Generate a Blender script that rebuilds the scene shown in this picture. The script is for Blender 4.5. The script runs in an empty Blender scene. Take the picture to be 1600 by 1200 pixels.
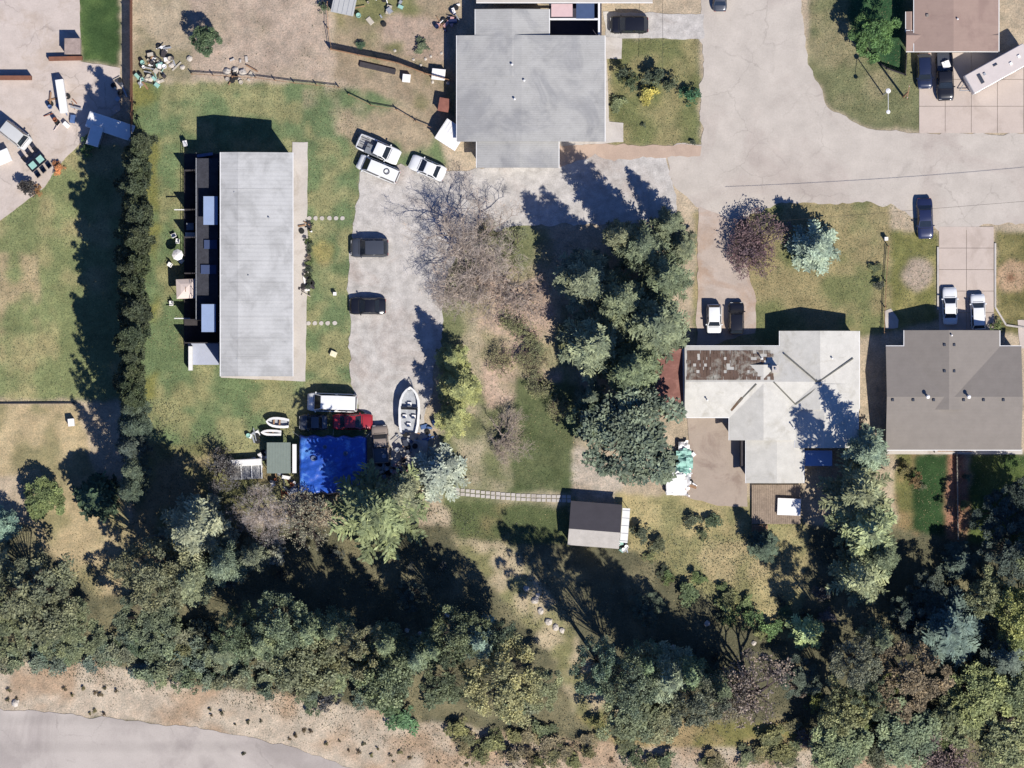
import bpy, math, random
import numpy as np
from mathutils import Vector, Matrix

# ------------------------------------------------------------------ camera, light, exposure
SC = bpy.context.scene
COL = SC.collection
S = 0.08            # metres per photograph pixel on the ground
CAMH = 480.0
cam_d = bpy.data.cameras.new('camera')
cam = bpy.data.objects.new('camera', cam_d)
COL.objects.link(cam)
cam.location = (0, 0, CAMH)
cam.rotation_euler = (0, 0, 0)
cam_d.sensor_width = 36
cam_d.lens = 36 * CAMH / (1600 * S)
cam_d.clip_start = 1
cam_d.clip_end = 6000
SC.camera = cam

SHX, SHY = -0.574, 0.819          # direction shadows fall on the ground
ELEV = math.radians(48)
world = bpy.data.worlds.new("World")
SC.world = world
world.use_nodes = True
nt = world.node_tree
for n in list(nt.nodes):
    nt.nodes.remove(n)
sky = nt.nodes.new('ShaderNodeTexSky')
sky.sky_type = 'NISHITA'
sky.sun_disc = False
sky.sun_elevation = ELEV
sky.sun_rotation = math.atan2(-SHX, -SHY)
sky.ozone_density = 9.0
sky.dust_density = 0.3
bg = nt.nodes.new('ShaderNodeBackground')
bg.inputs['Strength'].default_value = 0.075
wo = nt.nodes.new('ShaderNodeOutputWorld')
tint = nt.nodes.new('ShaderNodeMix'); tint.data_type = 'RGBA'; tint.blend_type = 'MULTIPLY'
tint.inputs[0].default_value = 1.0
nt.links.new(sky.outputs[0], tint.inputs[6]); tint.inputs[7].default_value = (0.70, 0.86, 1.22, 1)
nt.links.new(tint.outputs[2], bg.inputs[0])
nt.links.new(bg.outputs[0], wo.inputs[0])
sun_d = bpy.data.lights.new('sun', 'SUN')
sun_d.energy = 5.0
sun_d.angle = math.radians(0.5)
sun_d.color = (1.0, 0.955, 0.89)
sun = bpy.data.objects.new('sun', sun_d)
COL.objects.link(sun)
sv = Vector((SHX * math.cos(ELEV), SHY * math.cos(ELEV), -math.sin(ELEV)))
sun.rotation_euler = sv.to_track_quat('-Z', 'Y').to_euler()
sun.location = (0, 0, 200)
SC.view_settings.view_transform = 'Standard'
SC.view_settings.look = 'None'
SC.view_settings.gamma = 1
SC.view_settings.exposure = 0.48
SC.view_settings.use_curve_mapping = False
SC.render.engine = 'CYCLES'

R = random.Random(7)
NR = np.random.RandomState(7)

def W(px, py, z=0.0):
    """photograph pixel at height z -> world point"""
    k = (CAMH - z) / CAMH
    return ((px - 800) * S * k, (600 - py) * S * k, z)

# ------------------------------------------------------------------ materials
def sr(r, g, b, k=0.66):
    """display colour 0-255 -> base colour under this exposure"""
    out = []
    for c in (r, g, b):
        c /= 255.0
        out.append((c / 12.92 if c < 0.04045 else ((c + 0.055) / 1.055) ** 2.4) * k)
    return tuple(out)

def nodes_of(m):
    m.use_nodes = True
    t = m.node_tree
    b = t.nodes['Principled BSDF']
    return t, b

def noise(t, scale, detail=4, rough=0.6, vec=None, dist=0.0):
    n = t.nodes.new('ShaderNodeTexNoise')
    n.inputs['Scale'].default_value = scale
    n.inputs['Detail'].default_value = detail
    n.inputs['Roughness'].default_value = rough
    n.inputs['Distortion'].default_value = dist
    if vec is not None:
        t.links.new(vec, n.inputs['Vector'])
    return n

def ramp(t, src, stops):
    r = t.nodes.new('ShaderNodeValToRGB')
    t.links.new(src, r.inputs[0])
    e = r.color_ramp.elements
    e[0].position = stops[0][0]; e[0].color = (*stops[0][1], 1)
    e[1].position = stops[-1][0]; e[1].color = (*stops[-1][1], 1)
    for p, c in stops[1:-1]:
        x = e.new(p); x.color = (*c, 1)
    return r

def mixc(t, a, b, fac, mode='MIX'):
    m = t.nodes.new('ShaderNodeMix')
    m.data_type = 'RGBA'
    m.blend_type = mode
    for k, v in ((0, fac), (6, a), (7, b)):
        if hasattr(v, 'links'):
            t.links.new(v, m.inputs[k])
        elif k == 0:
            m.inputs[0].default_value = v
        else:
            m.inputs[k].default_value = (*v, 1) if len(v) == 3 else v
    return m.outputs[2]

def g3(v):
    return (v, v, v)

MATS = {}
def mat(name, c, rough=0.8, amt=0.25, scale=1.5, fine=9.0, bump=0.0, metal=0.0, c2=None, c2pos=0.6, c2scale=0.4, stripes=None, coat=0.0, cracks=None, stains=0.0):
    if name in MATS:
        return MATS[name]
    m = bpy.data.materials.new(name)
    t, b = nodes_of(m)
    geo = t.nodes.new('ShaderNodeNewGeometry')
    P = geo.outputs['Position']
    n1 = noise(t, scale, 5, 0.62, P)
    r1 = ramp(t, n1.outputs[0], [(0.3, g3(1 - amt)), (0.72, g3(1 + amt * 0.8))])
    col = c
    if c2 is not None:
        n3 = noise(t, c2scale, 6, 0.65, P, 0.6)
        r3 = ramp(t, n3.outputs[0], [(c2pos - 0.07, g3(0)), (c2pos + 0.07, g3(1))])
        col = mixc(t, c, c2, r3.outputs[0])
    col = mixc(t, col, r1.outputs[0], 1.0, 'MULTIPLY')
    n2 = noise(t, fine, 3, 0.7, P)
    r2 = ramp(t, n2.outputs[0], [(0.3, g3(1 - amt * 0.6)), (0.7, g3(1 + amt * 0.6))])
    col = mixc(t, col, r2.outputs[0], 1.0, 'MULTIPLY')
    if stripes:
        w = t.nodes.new('ShaderNodeTexWave')
        w.wave_type = 'BANDS'
        w.bands_direction = stripes[0]
        w.inputs['Scale'].default_value = stripes[1]
        w.inputs['Distortion'].default_value = 0.6
        w.inputs['Detail'].default_value = 2
        t.links.new(P, w.inputs['Vector'])
        rw = ramp(t, w.outputs[1], [(0.0, g3(1 - stripes[2])), (0.5, g3(1.0))])
        col = mixc(t, col, rw.outputs[0], 1.0, 'MULTIPLY')
    if cracks:
        nd = noise(t, 0.8, 3, 0.6, P)
        vm = t.nodes.new('ShaderNodeVectorMath'); vm.operation = 'MULTIPLY_ADD'
        t.links.new(nd.outputs['Color'], vm.inputs[0]); vm.inputs[1].default_value = (1.6, 1.6, 0); t.links.new(P, vm.inputs[2])
        vo = t.nodes.new('ShaderNodeTexVoronoi'); vo.feature = 'DISTANCE_TO_EDGE'; vo.inputs['Scale'].default_value = cracks[0]
        t.links.new(vm.outputs[0], vo.inputs['Vector'])
        rc = ramp(t, vo.outputs['Distance'], [(0.0, g3(1 - cracks[1])), (cracks[0] * .09, g3(1.0))])
        nm = noise(t, 0.12, 3, 0.6, P)
        rm_ = ramp(t, nm.outputs[0], [(0.45, g3(0)), (0.56, g3(1))])
        col = mixc(t, col, mixc(t, col, rc.outputs[0], 1.0, 'MULTIPLY'), rm_.outputs[0])
    if stains:
        ns = noise(t, 0.9, 4, 0.7, P, 0.4)
        rs = ramp(t, ns.outputs[0], [(0.63, g3(1.0)), (0.72, g3(1 - stains))])
        col = mixc(t, col, rs.outputs[0], 1.0, 'MULTIPLY')
    t.links.new(col, b.inputs['Base Color'])
    b.inputs['Roughness'].default_value = rough
    b.inputs['Metallic'].default_value = metal
    if coat:
        b.inputs['Coat Weight'].default_value = coat
        b.inputs['Coat Roughness'].default_value = 0.08
    if rough > 0.7:
        b.inputs['Specular IOR Level'].default_value = 0.2
    if bump:
        bp = t.nodes.new('ShaderNodeBump')
        bp.inputs['Strength'].default_value = bump
        bp.inputs['Distance'].default_value = 0.08
        t.links.new(n2.outputs[0], bp.inputs['Height'])
        t.links.new(bp.outputs[0], b.inputs['Normal'])
    MATS[name] = m
    return m

def leaf_mat(name, trans=0.25):
    """colour of each tree comes from the object's own colour, varied leaf by leaf"""
    m = bpy.data.materials.new(name)
    t, b = nodes_of(m)
    oi = t.nodes.new('ShaderNodeObjectInfo')
    at = t.nodes.new('ShaderNodeAttribute')
    at.attribute_name = 'tone'
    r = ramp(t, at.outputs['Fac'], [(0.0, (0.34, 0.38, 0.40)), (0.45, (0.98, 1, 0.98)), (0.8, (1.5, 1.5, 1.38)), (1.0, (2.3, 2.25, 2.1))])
    col = mixc(t, oi.outputs['Color'], r.outputs[0], 1.0, 'MULTIPLY')
    geo = t.nodes.new('ShaderNodeNewGeometry')
    n = noise(t, 0.5, 3, 0.6, geo.outputs['Position'])
    r2 = ramp(t, n.outputs[0], [(0.3, (0.82, 0.86, 0.9)), (0.7, (1.2, 1.12, 1.0))])
    col = mixc(t, col, r2.outputs[0], 1.0, 'MULTIPLY')
    t.links.new(col, b.inputs['Base Color'])
    b.inputs['Roughness'].default_value = 0.65
    b.inputs['Specular IOR Level'].default_value = 0.25
    tr = t.nodes.new('ShaderNodeBsdfTranslucent')
    t.links.new(col, tr.inputs[0])
    mx = t.nodes.new('ShaderNodeMixShader')
    mx.inputs[0].default_value = trans
    t.links.new(b.outputs[0], mx.inputs[1])
    t.links.new(tr.outputs[0], mx.inputs[2])
    t.links.new(mx.outputs[0], t.nodes['Material Output'].inputs[0])
    MATS[name] = m
    return m

LEAF = leaf_mat('leaf', 0.2)
BARK = mat('bark', (0.075, 0.06, 0.048), 0.9, 0.3, 3, 12)
GREYBARK = mat('grey_bark', (0.24, 0.195, 0.16), 0.9, 0.3, 3, 12)
CONC = mat('concrete', sr(206, 198, 188), 0.85, 0.10, 0.25, 5, c2=sr(186, 176, 164), c2pos=0.58, c2scale=0.3)
CONC2 = mat('concrete_pinkish', sr(208, 194, 182), 0.85, 0.12, 0.5, 5, cracks=(.22, .3), stains=.15, c2=sr(196, 180, 165), c2pos=0.57, c2scale=0.25)
STREET = mat('street_surface', sr(202, 192, 179), 0.9, 0.12, 0.35, 5, 0.05, cracks=(.16, .17), stains=.12, c2=sr(192, 180, 168), c2pos=0.55, c2scale=0.09)
GRAVEL = mat('gravel', sr(201, 195, 187), 0.95, 0.28, 0.8, 6, 0.35, stains=.15, c2=sr(186, 175, 165), c2pos=0.6, c2scale=0.12)
HIGHWAY = mat('road_surface', sr(198, 188, 178), 0.9, 0.10, 0.2, 6, 0.05, cracks=(.12, .2), c2=sr(178, 168, 160), c2pos=0.52, c2scale=0.09, stripes=('Y', .09, .10), stains=.10)
PAINT_W = mat('white_paint', (0.62, 0.61, 0.58), 0.35, 0.06, 2, 6)
WALLM = mat('stucco', sr(200, 190, 172), 0.85, 0.08, 1, 8)
WALLW = mat('white_siding', (0.55, 0.54, 0.5), 0.7, 0.07, 1, 8)
GLASS = mat('dark_glass', (0.015, 0.02, 0.028), 0.08, 0.05, 1, 2)
RUBBER = mat('rubber', (0.02, 0.02, 0.02), 0.85, 0.1, 4, 9)
CHROME = mat('bright_metal', (0.5, 0.5, 0.5), 0.3, 0.05, 2, 5, metal=0.9)
STEEL = mat('galvanised_steel', (0.33, 0.34, 0.35), 0.5, 0.12, 2, 8, metal=0.5)
WOOD = mat('weathered_wood', sr(165, 130, 100), 0.9, 0.25, 1.5, 8)
DWOOD = mat('dark_and_shade_toned_wood', (0.045, 0.04, 0.042), 0.85, 0.25, 1.5, 8)  # on the west patios this dark tone stands in for shade
LAMP = mat('lamp_glass', (0.6, 0.6, 0.58), 0.2, 0.03, 1, 2)
REDLAMP = mat('red_lens', (0.3, 0.02, 0.015), 0.25, 0.05, 1, 2)
PLASTIC = mat('white_plastic', (0.68, 0.66, 0.63), 0.5, 0.05, 2, 6)

# ------------------------------------------------------------------ tagging, linking
def tag(o, label=None, cat=None, group=None, kind=None):
    if label: o['label'] = label
    if cat: o['category'] = cat
    if group: o['group'] = group
    if kind: o['kind'] = kind
    return o

def thing(name, label, cat, loc=(0, 0, 0), rz=0.0, group=None):
    o = bpy.data.objects.new(name, None)
    o.empty_display_size = 0.3
    COL.objects.link(o)
    o.location = loc
    o.rotation_euler = (0, 0, rz)
    return tag(o, label, cat, group)

def link(name, me, parent=None, loc=None, rz=0.0):
    o = bpy.data.objects.new(name, me)
    COL.objects.link(o)
    if parent is not None:
        o.parent = parent
    if loc is not None:
        o.location = loc
    if rz:
        o.rotation_euler = (0, 0, rz)
    return o

class MB:
    def __init__(self):
        self.v = []; self.f = []; self.m = []; self.mats = []
    def mi(self, mt):
        if mt not in self.mats:
            self.mats.append(mt)
        return self.mats.index(mt)
    def add(self, vs, fs, mt):
        o = len(self.v); k = self.mi(mt)
        self.v += [tuple(p) for p in vs]
        for f in fs:
            self.f.append([i + o for i in f]); self.m.append(k)
        return self
    def box(self, c, s, mt, rz=0.0, taper=1.0):
        """c centre of the base, s full sizes"""
        cx, cy, cz = c; sx, sy, sz = s
        ca, sa = math.cos(rz), math.sin(rz)
        vs = []
        for z, k in ((0, 1.0), (sz, taper)):
            for a, b in ((-1, -1), (1, -1), (1, 1), (-1, 1)):
                x, y = a * sx / 2 * k, b * sy / 2 * k
                vs.append((cx + x * ca - y * sa, cy + x * sa + y * ca, cz + z))
        return self.add(vs, [(3, 2, 1, 0), (4, 5, 6, 7), (0, 1, 5, 4), (1, 2, 6, 5), (2, 3, 7, 6), (3, 0, 4, 7)], mt)
    def tube(self, p0, p1, r0, r1, mt, n=6, cap=True):
        p0 = Vector(p0); p1 = Vector(p1)
        d = (p1 - p0)
        if d.length < 1e-6: return self
        d.normalize()
        u = d.orthogonal().normalized(); w = d.cross(u)
        vs = []
        for p, r in ((p0, r0), (p1, r1)):
            for i in range(n):
                a = 2 * math.pi * i / n
                vs.append(p + (u * math.cos(a) + w * math.sin(a)) * r)
        fs = [(i, (i + 1) % n, n + (i + 1) % n, n + i) for i in range(n)]
        if cap:
            fs += [tuple(range(n - 1, -1, -1)), tuple(range(n, 2 * n))]
        return self.add(vs, fs, mt)
    def prism(self, pts, z0, z1, mt):
        n = len(pts)
        vs = [(x, y, z0) for x, y in pts] + [(x, y, z1) for x, y in pts]
        fs = [tuple(range(n - 1, -1, -1)), tuple(range(n, 2 * n))] + [(i, (i + 1) % n, n + (i + 1) % n, n + i) for i in range(n)]
        return self.add(vs, fs, mt)
    def extr(self, prof, a, b, axis, mt):
        """profile (u, z) extruded along axis from a to b; axis 'x' -> u is y, axis 'y' -> u is x"""
        n = len(prof)
        if axis == 'x':
            vs = [(a, u, z) for u, z in prof] + [(b, u, z) for u, z in prof]
        else:
            vs = [(u, a, z) for u, z in prof] + [(u, b, z) for u, z in prof]
        fs = [tuple(range(n)), tuple(range(2 * n - 1, n - 1, -1))] + [(i, n + i, n + (i + 1) % n, (i + 1) % n) for i in range(n)]
        return self.add(vs, fs, mt)
    def lathe(self, c, prof, mt, n=12):
        cx, cy, cz = c
        vs = []; fs = []
        for r, z in prof:
            for i in range(n):
                a = 2 * math.pi * i / n
                vs.append((cx + r * math.cos(a), cy + r * math.sin(a), cz + z))
        for k in range(len(prof) - 1):
            for i in range(n):
                j = (i + 1) % n
                fs.append((k * n + i, k * n + j, (k + 1) * n + j, (k + 1) * n + i))
        fs.append(tuple(range(n - 1, -1, -1)))
        L = (len(prof) - 1) * n
        fs.append(tuple(range(L, L + n)))
        return self.add(vs, fs, mt)
    def mesh(self, name, smooth=False):
        me = bpy.data.meshes.new(name)
        me.from_pydata(self.v, [], self.f)
        for m in self.mats:
            me.materials.append(m)
        me.polygons.foreach_set('material_index', self.m)
        if smooth:
            me.polygons.foreach_set('use_smooth', [True] * len(self.f))
        me.update()
        return me
    def build(self, name, parent=None, loc=None, rz=0.0, smooth=False, bevel=0.0):
        o = link(name, self.mesh(name, smooth), parent, loc, rz)
        if bevel:
            b = o.modifiers.new('bevel', 'BEVEL')
            b.width = bevel; b.segments = 2; b.limit_method = 'ANGLE'
        return o

def np_mesh(name, V, F, mt, tone=None):
    """V (n,3); F (m,4) quads"""
    me = bpy.data.meshes.new(name)
    n, m = len(V), len(F)
    k = F.shape[1]
    me.vertices.add(n); me.vertices.foreach_set('co', V.astype(np.float32).ravel())
    me.loops.add(m * k); me.loops.foreach_set('vertex_index', F.astype(np.int32).ravel())
    me.polygons.add(m)
    me.polygons.foreach_set('loop_start', np.arange(0, m * k, k, dtype=np.int32))
    me.polygons.foreach_set('loop_total', np.full(m, k, dtype=np.int32))
    if tone is not None:
        a = me.attributes.new('tone', 'FLOAT', 'POINT')
        a.data.foreach_set('value', tone.astype(np.float32))
    if mt is not None:
        me.materials.append(mt)
    me.update(calc_edges=True)
    return me

# ------------------------------------------------------------------ noise and polygons in numpy
class VN:
    def __init__(self, seed, n=256):
        self.g = np.random.RandomState(seed).rand(n, n); self.n = n
    def at(self, x, y):
        n = self.n
        xi = np.floor(x).astype(int); yi = np.floor(y).astype(int)
        fx = x - xi; fy = y - yi
        fx = fx * fx * (3 - 2 * fx); fy = fy * fy * (3 - 2 * fy)
        a = self.g[xi % n, yi % n]; b = self.g[(xi + 1) % n, yi % n]
        c = self.g[xi % n, (yi + 1) % n]; d = self.g[(xi + 1) % n, (yi + 1) % n]
        return (a * (1 - fx) + b * fx) * (1 - fy) + (c * (1 - fx) + d * fx) * fy
    def fbm(self, x, y, s, o=4):
        t = 0; w = 1; tw = 0
        for k in range(o):
            t = t + w * self.at(x / s * 2 ** k + 17.3 * k, y / s * 2 ** k + 5.1 * k); tw += w; w *= 0.55
        return t / tw
VNA, VNB, VNC = VN(1), VN(2), VN(3)

def inpoly(x, y, poly):
    r = np.zeros(x.shape, bool)
    n = len(poly)
    j = n - 1
    for i in range(n):
        xi, yi = poly[i]; xj, yj = poly[j]
        if yi != yj:
            c = ((yi > y) != (yj > y)) & (x < (xj - xi) * (y - yi) / (yj - yi) + xi)
            r ^= c
        j = i
    return r

# ------------------------------------------------------------------ the ground sheet (photograph-pixel regions with their own soil and grass colours)
LAWN = sr(114, 131, 92); LAWN2 = sr(134, 142, 98); DRY = sr(172, 156, 112); TAN = sr(188, 172, 148)
OLIVE = sr(128, 128, 88); DGREEN = sr(66, 88, 52); PINK = sr(196, 168, 142); GREYD = sr(178, 168, 152)
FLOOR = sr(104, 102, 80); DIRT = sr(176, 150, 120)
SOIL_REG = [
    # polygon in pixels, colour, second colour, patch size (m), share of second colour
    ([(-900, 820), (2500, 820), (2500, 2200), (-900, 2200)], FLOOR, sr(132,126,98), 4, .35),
    ([(-900, 230), (205, 225), (205, 625), (-900, 630)], LAWN2, sr(166, 158, 116), 3, .3),
    ([(-20, 395), (60, 395), (62, 520), (-20, 520)], sr(176, 160, 126), LAWN2, 3, .35),
    ([(-900, 632), (120, 632), (150, 745), (200, 790), (200, 930), (150, 930), (60, 850), (30, 740), (-900, 740)], sr(188, 170, 134), sr(150, 142, 106), 4, .35),
    ([(118, 0), (188, -200), (190, 105), (128, 97)], DGREEN, sr(90, 112, 66), 2, .4),
    ([(208, 128), (500, 128), (565, 215), (560, 600), (600, 650), (440, 780), (205, 780)], LAWN, sr(154, 152, 110), 2.2, .5),
    ([(205, 130), (250, 125), (245, 620), (205, 640)], sr(128, 128, 76), LAWN, 3, .5),
    ([(205, 690), (350, 700), (440, 740), (420, 800), (205, 900)], OLIVE, sr(150, 136, 104), 3, .45),
    ([(470, 140), (660, 140), (700, 260), (560, 265), (545, 215), (490, 215)], sr(172, 156, 130), LAWN, 4, .42),
    ([(300, -300), (515, -300), (515, 70), (545, 132), (300, 120)], sr(186, 168, 150), sr(174, 158, 138), 6, .5),
    ([(208, -300), (300, -300), (300, 125), (208, 130)], sr(150, 142, 114), sr(178, 164, 140), 3, .5),
    ([(518, -300), (712, -300), (712, 240), (660, 170), (525, 125)], sr(164, 148, 124), OLIVE, 4, .45),
    ([(600, 20), (700, 30), (700, 100), (600, 80)], sr(178, 158, 140), OLIVE, 3, .25),
    ([(950, 58), (1094, 58), (1096, 228), (950, 230)], sr(152, 144, 104), sr(122, 126, 84), 3, .45),
    ([(1258, -300), (1450, -300), (1450, 206), (1350, 196), (1298, 170), (1264, 110)], sr(122, 124, 90), sr(150, 142, 110), 4, .35),
    ([(1325, -300), (1412, -300), (1413, 118), (1385, 108), (1345, 60), (1328, 40)], sr(52, 84, 56), sr(66, 96, 62), 2, .4),
    ([(1085, 330), (1210, 315), (1392, 312), (1394, 520), (1085, 560)], sr(158, 146, 108), sr(126, 130, 88), 4, .45),
    ([(1392, 362), (1467, 362), (1467, 500), (1392, 520)], sr(124, 124, 76), sr(154, 146, 96), 3, .4),
    ([(1555, 362), (2400, 362), (2400, 530), (1555, 520)], sr(116, 112, 72), sr(150, 140, 96), 3, .4),
    ([(690, 330), (860, 350), (905, 580), (930, 700), (900, 790), (690, 790), (680, 520)], sr(180, 168, 142), sr(124, 128, 92), 5, .55),
    ([(740, 420), (850, 420), (880, 600), (760, 640)], sr(198, 174, 154), sr(160, 152, 120), 4, .35),
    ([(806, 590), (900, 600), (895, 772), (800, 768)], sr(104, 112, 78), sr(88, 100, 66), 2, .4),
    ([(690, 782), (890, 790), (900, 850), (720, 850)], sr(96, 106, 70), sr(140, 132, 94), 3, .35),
    ([(900, 690), (975, 750), (965, 782), (893, 778)], sr(192, 180, 164), sr(170, 156, 138), 2, .3),
    ([(960, 770), (1180, 780), (1260, 820), (1250, 1010), (1160, 970), (1040, 890), (985, 860)], sr(150, 146, 104), sr(182, 168, 124), 4, .45),
    ([(1080, 840), (1200, 850), (1200, 900), (1110, 910)], sr(186, 170, 130), sr(150, 146, 104), 3, .3),
    ([(700, 840), (800, 850), (880, 960), (950, 1080), (990, 1120), (900, 1120), (860, 1020), (780, 930)], sr(192, 176, 146), sr(140, 138, 98), 2.5, .4),
    ([(1400, 700), (1440, 700), (1440, 840), (1400, 820)], sr(170, 142, 108), sr(118, 118, 74), 2, .4),
    ([(1425, 708), (1482, 708), (1480, 840), (1425, 830)], sr(58, 84, 50), sr(50, 74, 44), 2, .3),
    ([(1478, 708), (1512, 708), (1516, 840), (1480, 845)], sr(170, 126, 104), sr(150, 130, 100), 2, .4),
    ([(1518, 706), (2400, 706), (2400, 830), (1512, 850)], sr(98, 110, 62), sr(72, 92, 52), 3, .4),
    ([(-900, 1035), (150, 1033), (330, 1075), (480, 1088), (680, 1130), (900, 1158), (1260, 1152), (1600, 1240), (1600, 1500), (500, 1300), (400, 1160), (200, 1125), (-900, 1110)], sr(200, 185, 164), sr(184, 160, 134), 4, .45),
    ([(900, 1120), (1260, 1130), (1260, 1175), (960, 1165)], sr(170, 150, 112), sr(132, 128, 80), 3, .5),
]
def axis(a, b, step, far):
    c = list(np.arange(a, b + 1e-6, step))
    d = step
    lo, hi = a, b
    L = []; Hh = []
    while hi < far:
        d *= 1.6; hi += d; lo -= d
        Hh.append(hi); L.append(lo)
    return np.array(L[::-1] + c + Hh)
XS = axis(-68, 68, 0.28, 1500); YS = axis(-52, 52, 0.28, 1500)
GX, GY = np.meshgrid(XS, YS, indexing='ij')
def soil(x, y):
    wx = x + (VNA.fbm(x, y, 1.3, 3) - .5) * 1.1
    wy = y + (VNB.fbm(x, y, 1.3, 3) - .5) * 1.1
    px = wx / S + 800; py = 600 - wy / S
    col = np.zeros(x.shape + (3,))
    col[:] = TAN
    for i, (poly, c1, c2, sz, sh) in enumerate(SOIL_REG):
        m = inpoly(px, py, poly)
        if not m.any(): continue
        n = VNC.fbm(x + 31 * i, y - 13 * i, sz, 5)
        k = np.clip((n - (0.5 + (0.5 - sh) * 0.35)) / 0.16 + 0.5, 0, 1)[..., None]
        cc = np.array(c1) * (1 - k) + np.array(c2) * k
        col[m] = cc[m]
    for cx, cy, r, c in ((1433, 430, 26, sr(176, 160, 142)), (1583, 433, 24, sr(186, 158, 128)), (1583, 433, 5, sr(110, 70, 50)), (628, 440, 6, sr(150, 140, 110)), (505, 405, 13, sr(178, 164, 120)), (503, 395, 18, sr(160, 152, 100))):
        d = np.hypot(px - cx, py - cy)
        k = np.clip((r - d) / 5 + 0.5, 0, 1)[..., None]
        col = col * (1 - k) + np.array(c) * k
    mot = (0.68 + 0.64 * VNB.fbm(x, y, 0.75, 3)) * (0.8 + 0.4 * VNC.fbm(x + 9, y, 2.4, 4))
    return col * mot[..., None]
def relief(x, y):
    return (VNA.fbm(x, y, 2.2, 4) - 0.5) * 0.06 - 0.045
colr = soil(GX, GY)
# soften region borders a little
for _ in range(2):
    colr[1:-1, 1:-1] = (colr[1:-1, 1:-1] * 2 + colr[:-2, 1:-1] + colr[2:, 1:-1] + colr[1:-1, :-2] + colr[1:-1, 2:]) / 6
nx, ny = GX.shape
Vg = np.stack([GX.ravel(), GY.ravel(), relief(GX, GY).ravel()], 1)
ii, jj = np.meshgrid(np.arange(nx - 1), np.arange(ny - 1), indexing='ij')
a0 = (ii * ny + jj).ravel()
Fg = np.stack([a0, a0 + ny, a0 + ny + 1, a0 + 1], 1)
gm = bpy.data.materials.new('soil_and_grass')
t, b = nodes_of(gm)
at = t.nodes.new('ShaderNodeAttribute'); at.attribute_name = 'soil'
geo = t.nodes.new('ShaderNodeNewGeometry')
n1 = noise(t, 5.5, 4, 0.75, geo.outputs['Position'])
r1 = ramp(t, n1.outputs[0], [(0.3, (0.62, 0.66, 0.66)), (0.7, (1.38, 1.32, 1.32))])
n2 = noise(t, 1.1, 4, 0.7, geo.outputs['Position'])
r2 = ramp(t, n2.outputs[0], [(0.3, (0.82, 0.86, 0.86)), (0.7, (1.16, 1.12, 1.08))])
c_ = mixc(t, at.outputs['Color'], r1.outputs[0], 1.0, 'MULTIPLY')
c_ = mixc(t, c_, r2.outputs[0], 1.0, 'MULTIPLY')
t.links.new(c_, b.inputs['Base Color'])
b.inputs['Roughness'].default_value = 0.95
b.inputs['Specular IOR Level'].default_value = 0.1
bp = t.nodes.new('ShaderNodeBump'); bp.inputs['Strength'].default_value = 0.6; bp.inputs['Distance'].default_value = 0.12
t.links.new(n1.outputs[0], bp.inputs['Height']); t.links.new(bp.outputs[0], b.inputs['Normal'])
gme = np_mesh('ground', Vg, Fg, gm)
ca = gme.color_attributes.new('soil', 'FLOAT_COLOR', 'POINT')
ca.data.foreach_set('color', np.concatenate([colr.reshape(-1, 3), np.ones((nx * ny, 1))], 1).astype(np.float32).ravel())
tag(link('ground', gme), kind='structure')

SHEETS = []     # pixel polygons covered by hard surfaces (no grass grows there)
def sheet(name, pts, mt, z=0.0, rag=0.35, step=0.5, skirt=0.30):
    """a paved or gravelled surface with an uneven edge and a thickness reaching into the soil"""
    SHEETS.append(pts)
    P = [W(x, y)[:2] for x, y in pts]
    out = []
    rr = random.Random(len(pts) * 31 + int(pts[0][0]))
    n = len(P)
    for i in range(n):
        a = Vector(P[i]); c = Vector(P[(i + 1) % n])
        L = (c - a).length
        k = max(1, int(L / step)) if (rag > 0 and L < 120) else 1
        d = (c - a).normalized(); nrm = Vector((-d.y, d.x))
        for j in range(k):
            q = a + (c - a) * (j / k)
            if rag > 0 and j > 0:
                w = float(VNA.fbm(np.array(q.x), np.array(q.y), 1.6, 3)) - 0.5
                q = q + nrm * (w * 2.4 * rag + rr.uniform(-.12, .12) * rag)
            out.append((q.x, q.y))
    m = MB()
    n = len(out)
    m.v = [(x, y, z) for x, y in out] + [(x, y, z - skirt) for x, y in out]
    m.mats = [mt]
    m.f = [list(range(n))] + [[i, n + i, n + (i + 1) % n, (i + 1) % n] for i in range(n)]
    # make the top face look up
    ar = sum(out[i][0] * out[(i + 1) % n][1] - out[(i + 1) % n][0] * out[i][1] for i in range(n))
    if ar < 0: m.f[0] = m.f[0][::-1]
    m.m = [0] * len(m.f)
    return m.build(name)

def struct_sheet(*a, **k):
    o = sheet(*a, **k); o['kind'] = 'structure'; return o

struct_sheet('street', [(1093, -900), (1250, -900), (1252, 20), (1262, 100), (1298, 172), (1350, 198), (1437, 208), (2600, 208), (2600, 352), (1556, 352), (1468, 362), (1392, 318), (1215, 318), (1150, 350), (1098, 330), (1050, 285), (1040, 240), (960, 232), (975, 226), (1096, 226)], STREET, 0.004, 0.5)
struct_sheet('gravel_parking_yard', [(562, 268), (640, 258), (700, 268), (760, 262), (880, 220), (960, 232), (1040, 240), (1052, 292), (1060, 345), (840, 352), (745, 360), (700, 420), (690, 520), (678, 600), (665, 640), (668, 730), (615, 735), (605, 680), (560, 640), (548, 600), (546, 420), (556, 330)], GRAVEL, 0.0, 0.5)
struct_sheet('driveway', [(1092, 322), (1150, 345), (1152, 400), (1168, 420), (1182, 470), (1180, 520), (1090, 545), (1090, 440)], mat('old_driveway', sr(194, 178, 164), 0.9, 0.14, 0.5, 5, 0.1, c2=sr(184, 160, 140), c2pos=0.55, c2scale=0.2), 0.008, 0.3)
struct_sheet('side_driveway', [(942, 18), (1100, 22), (1100, 60), (948, 60)], GRAVEL, 0.008, 0.2)
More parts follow.
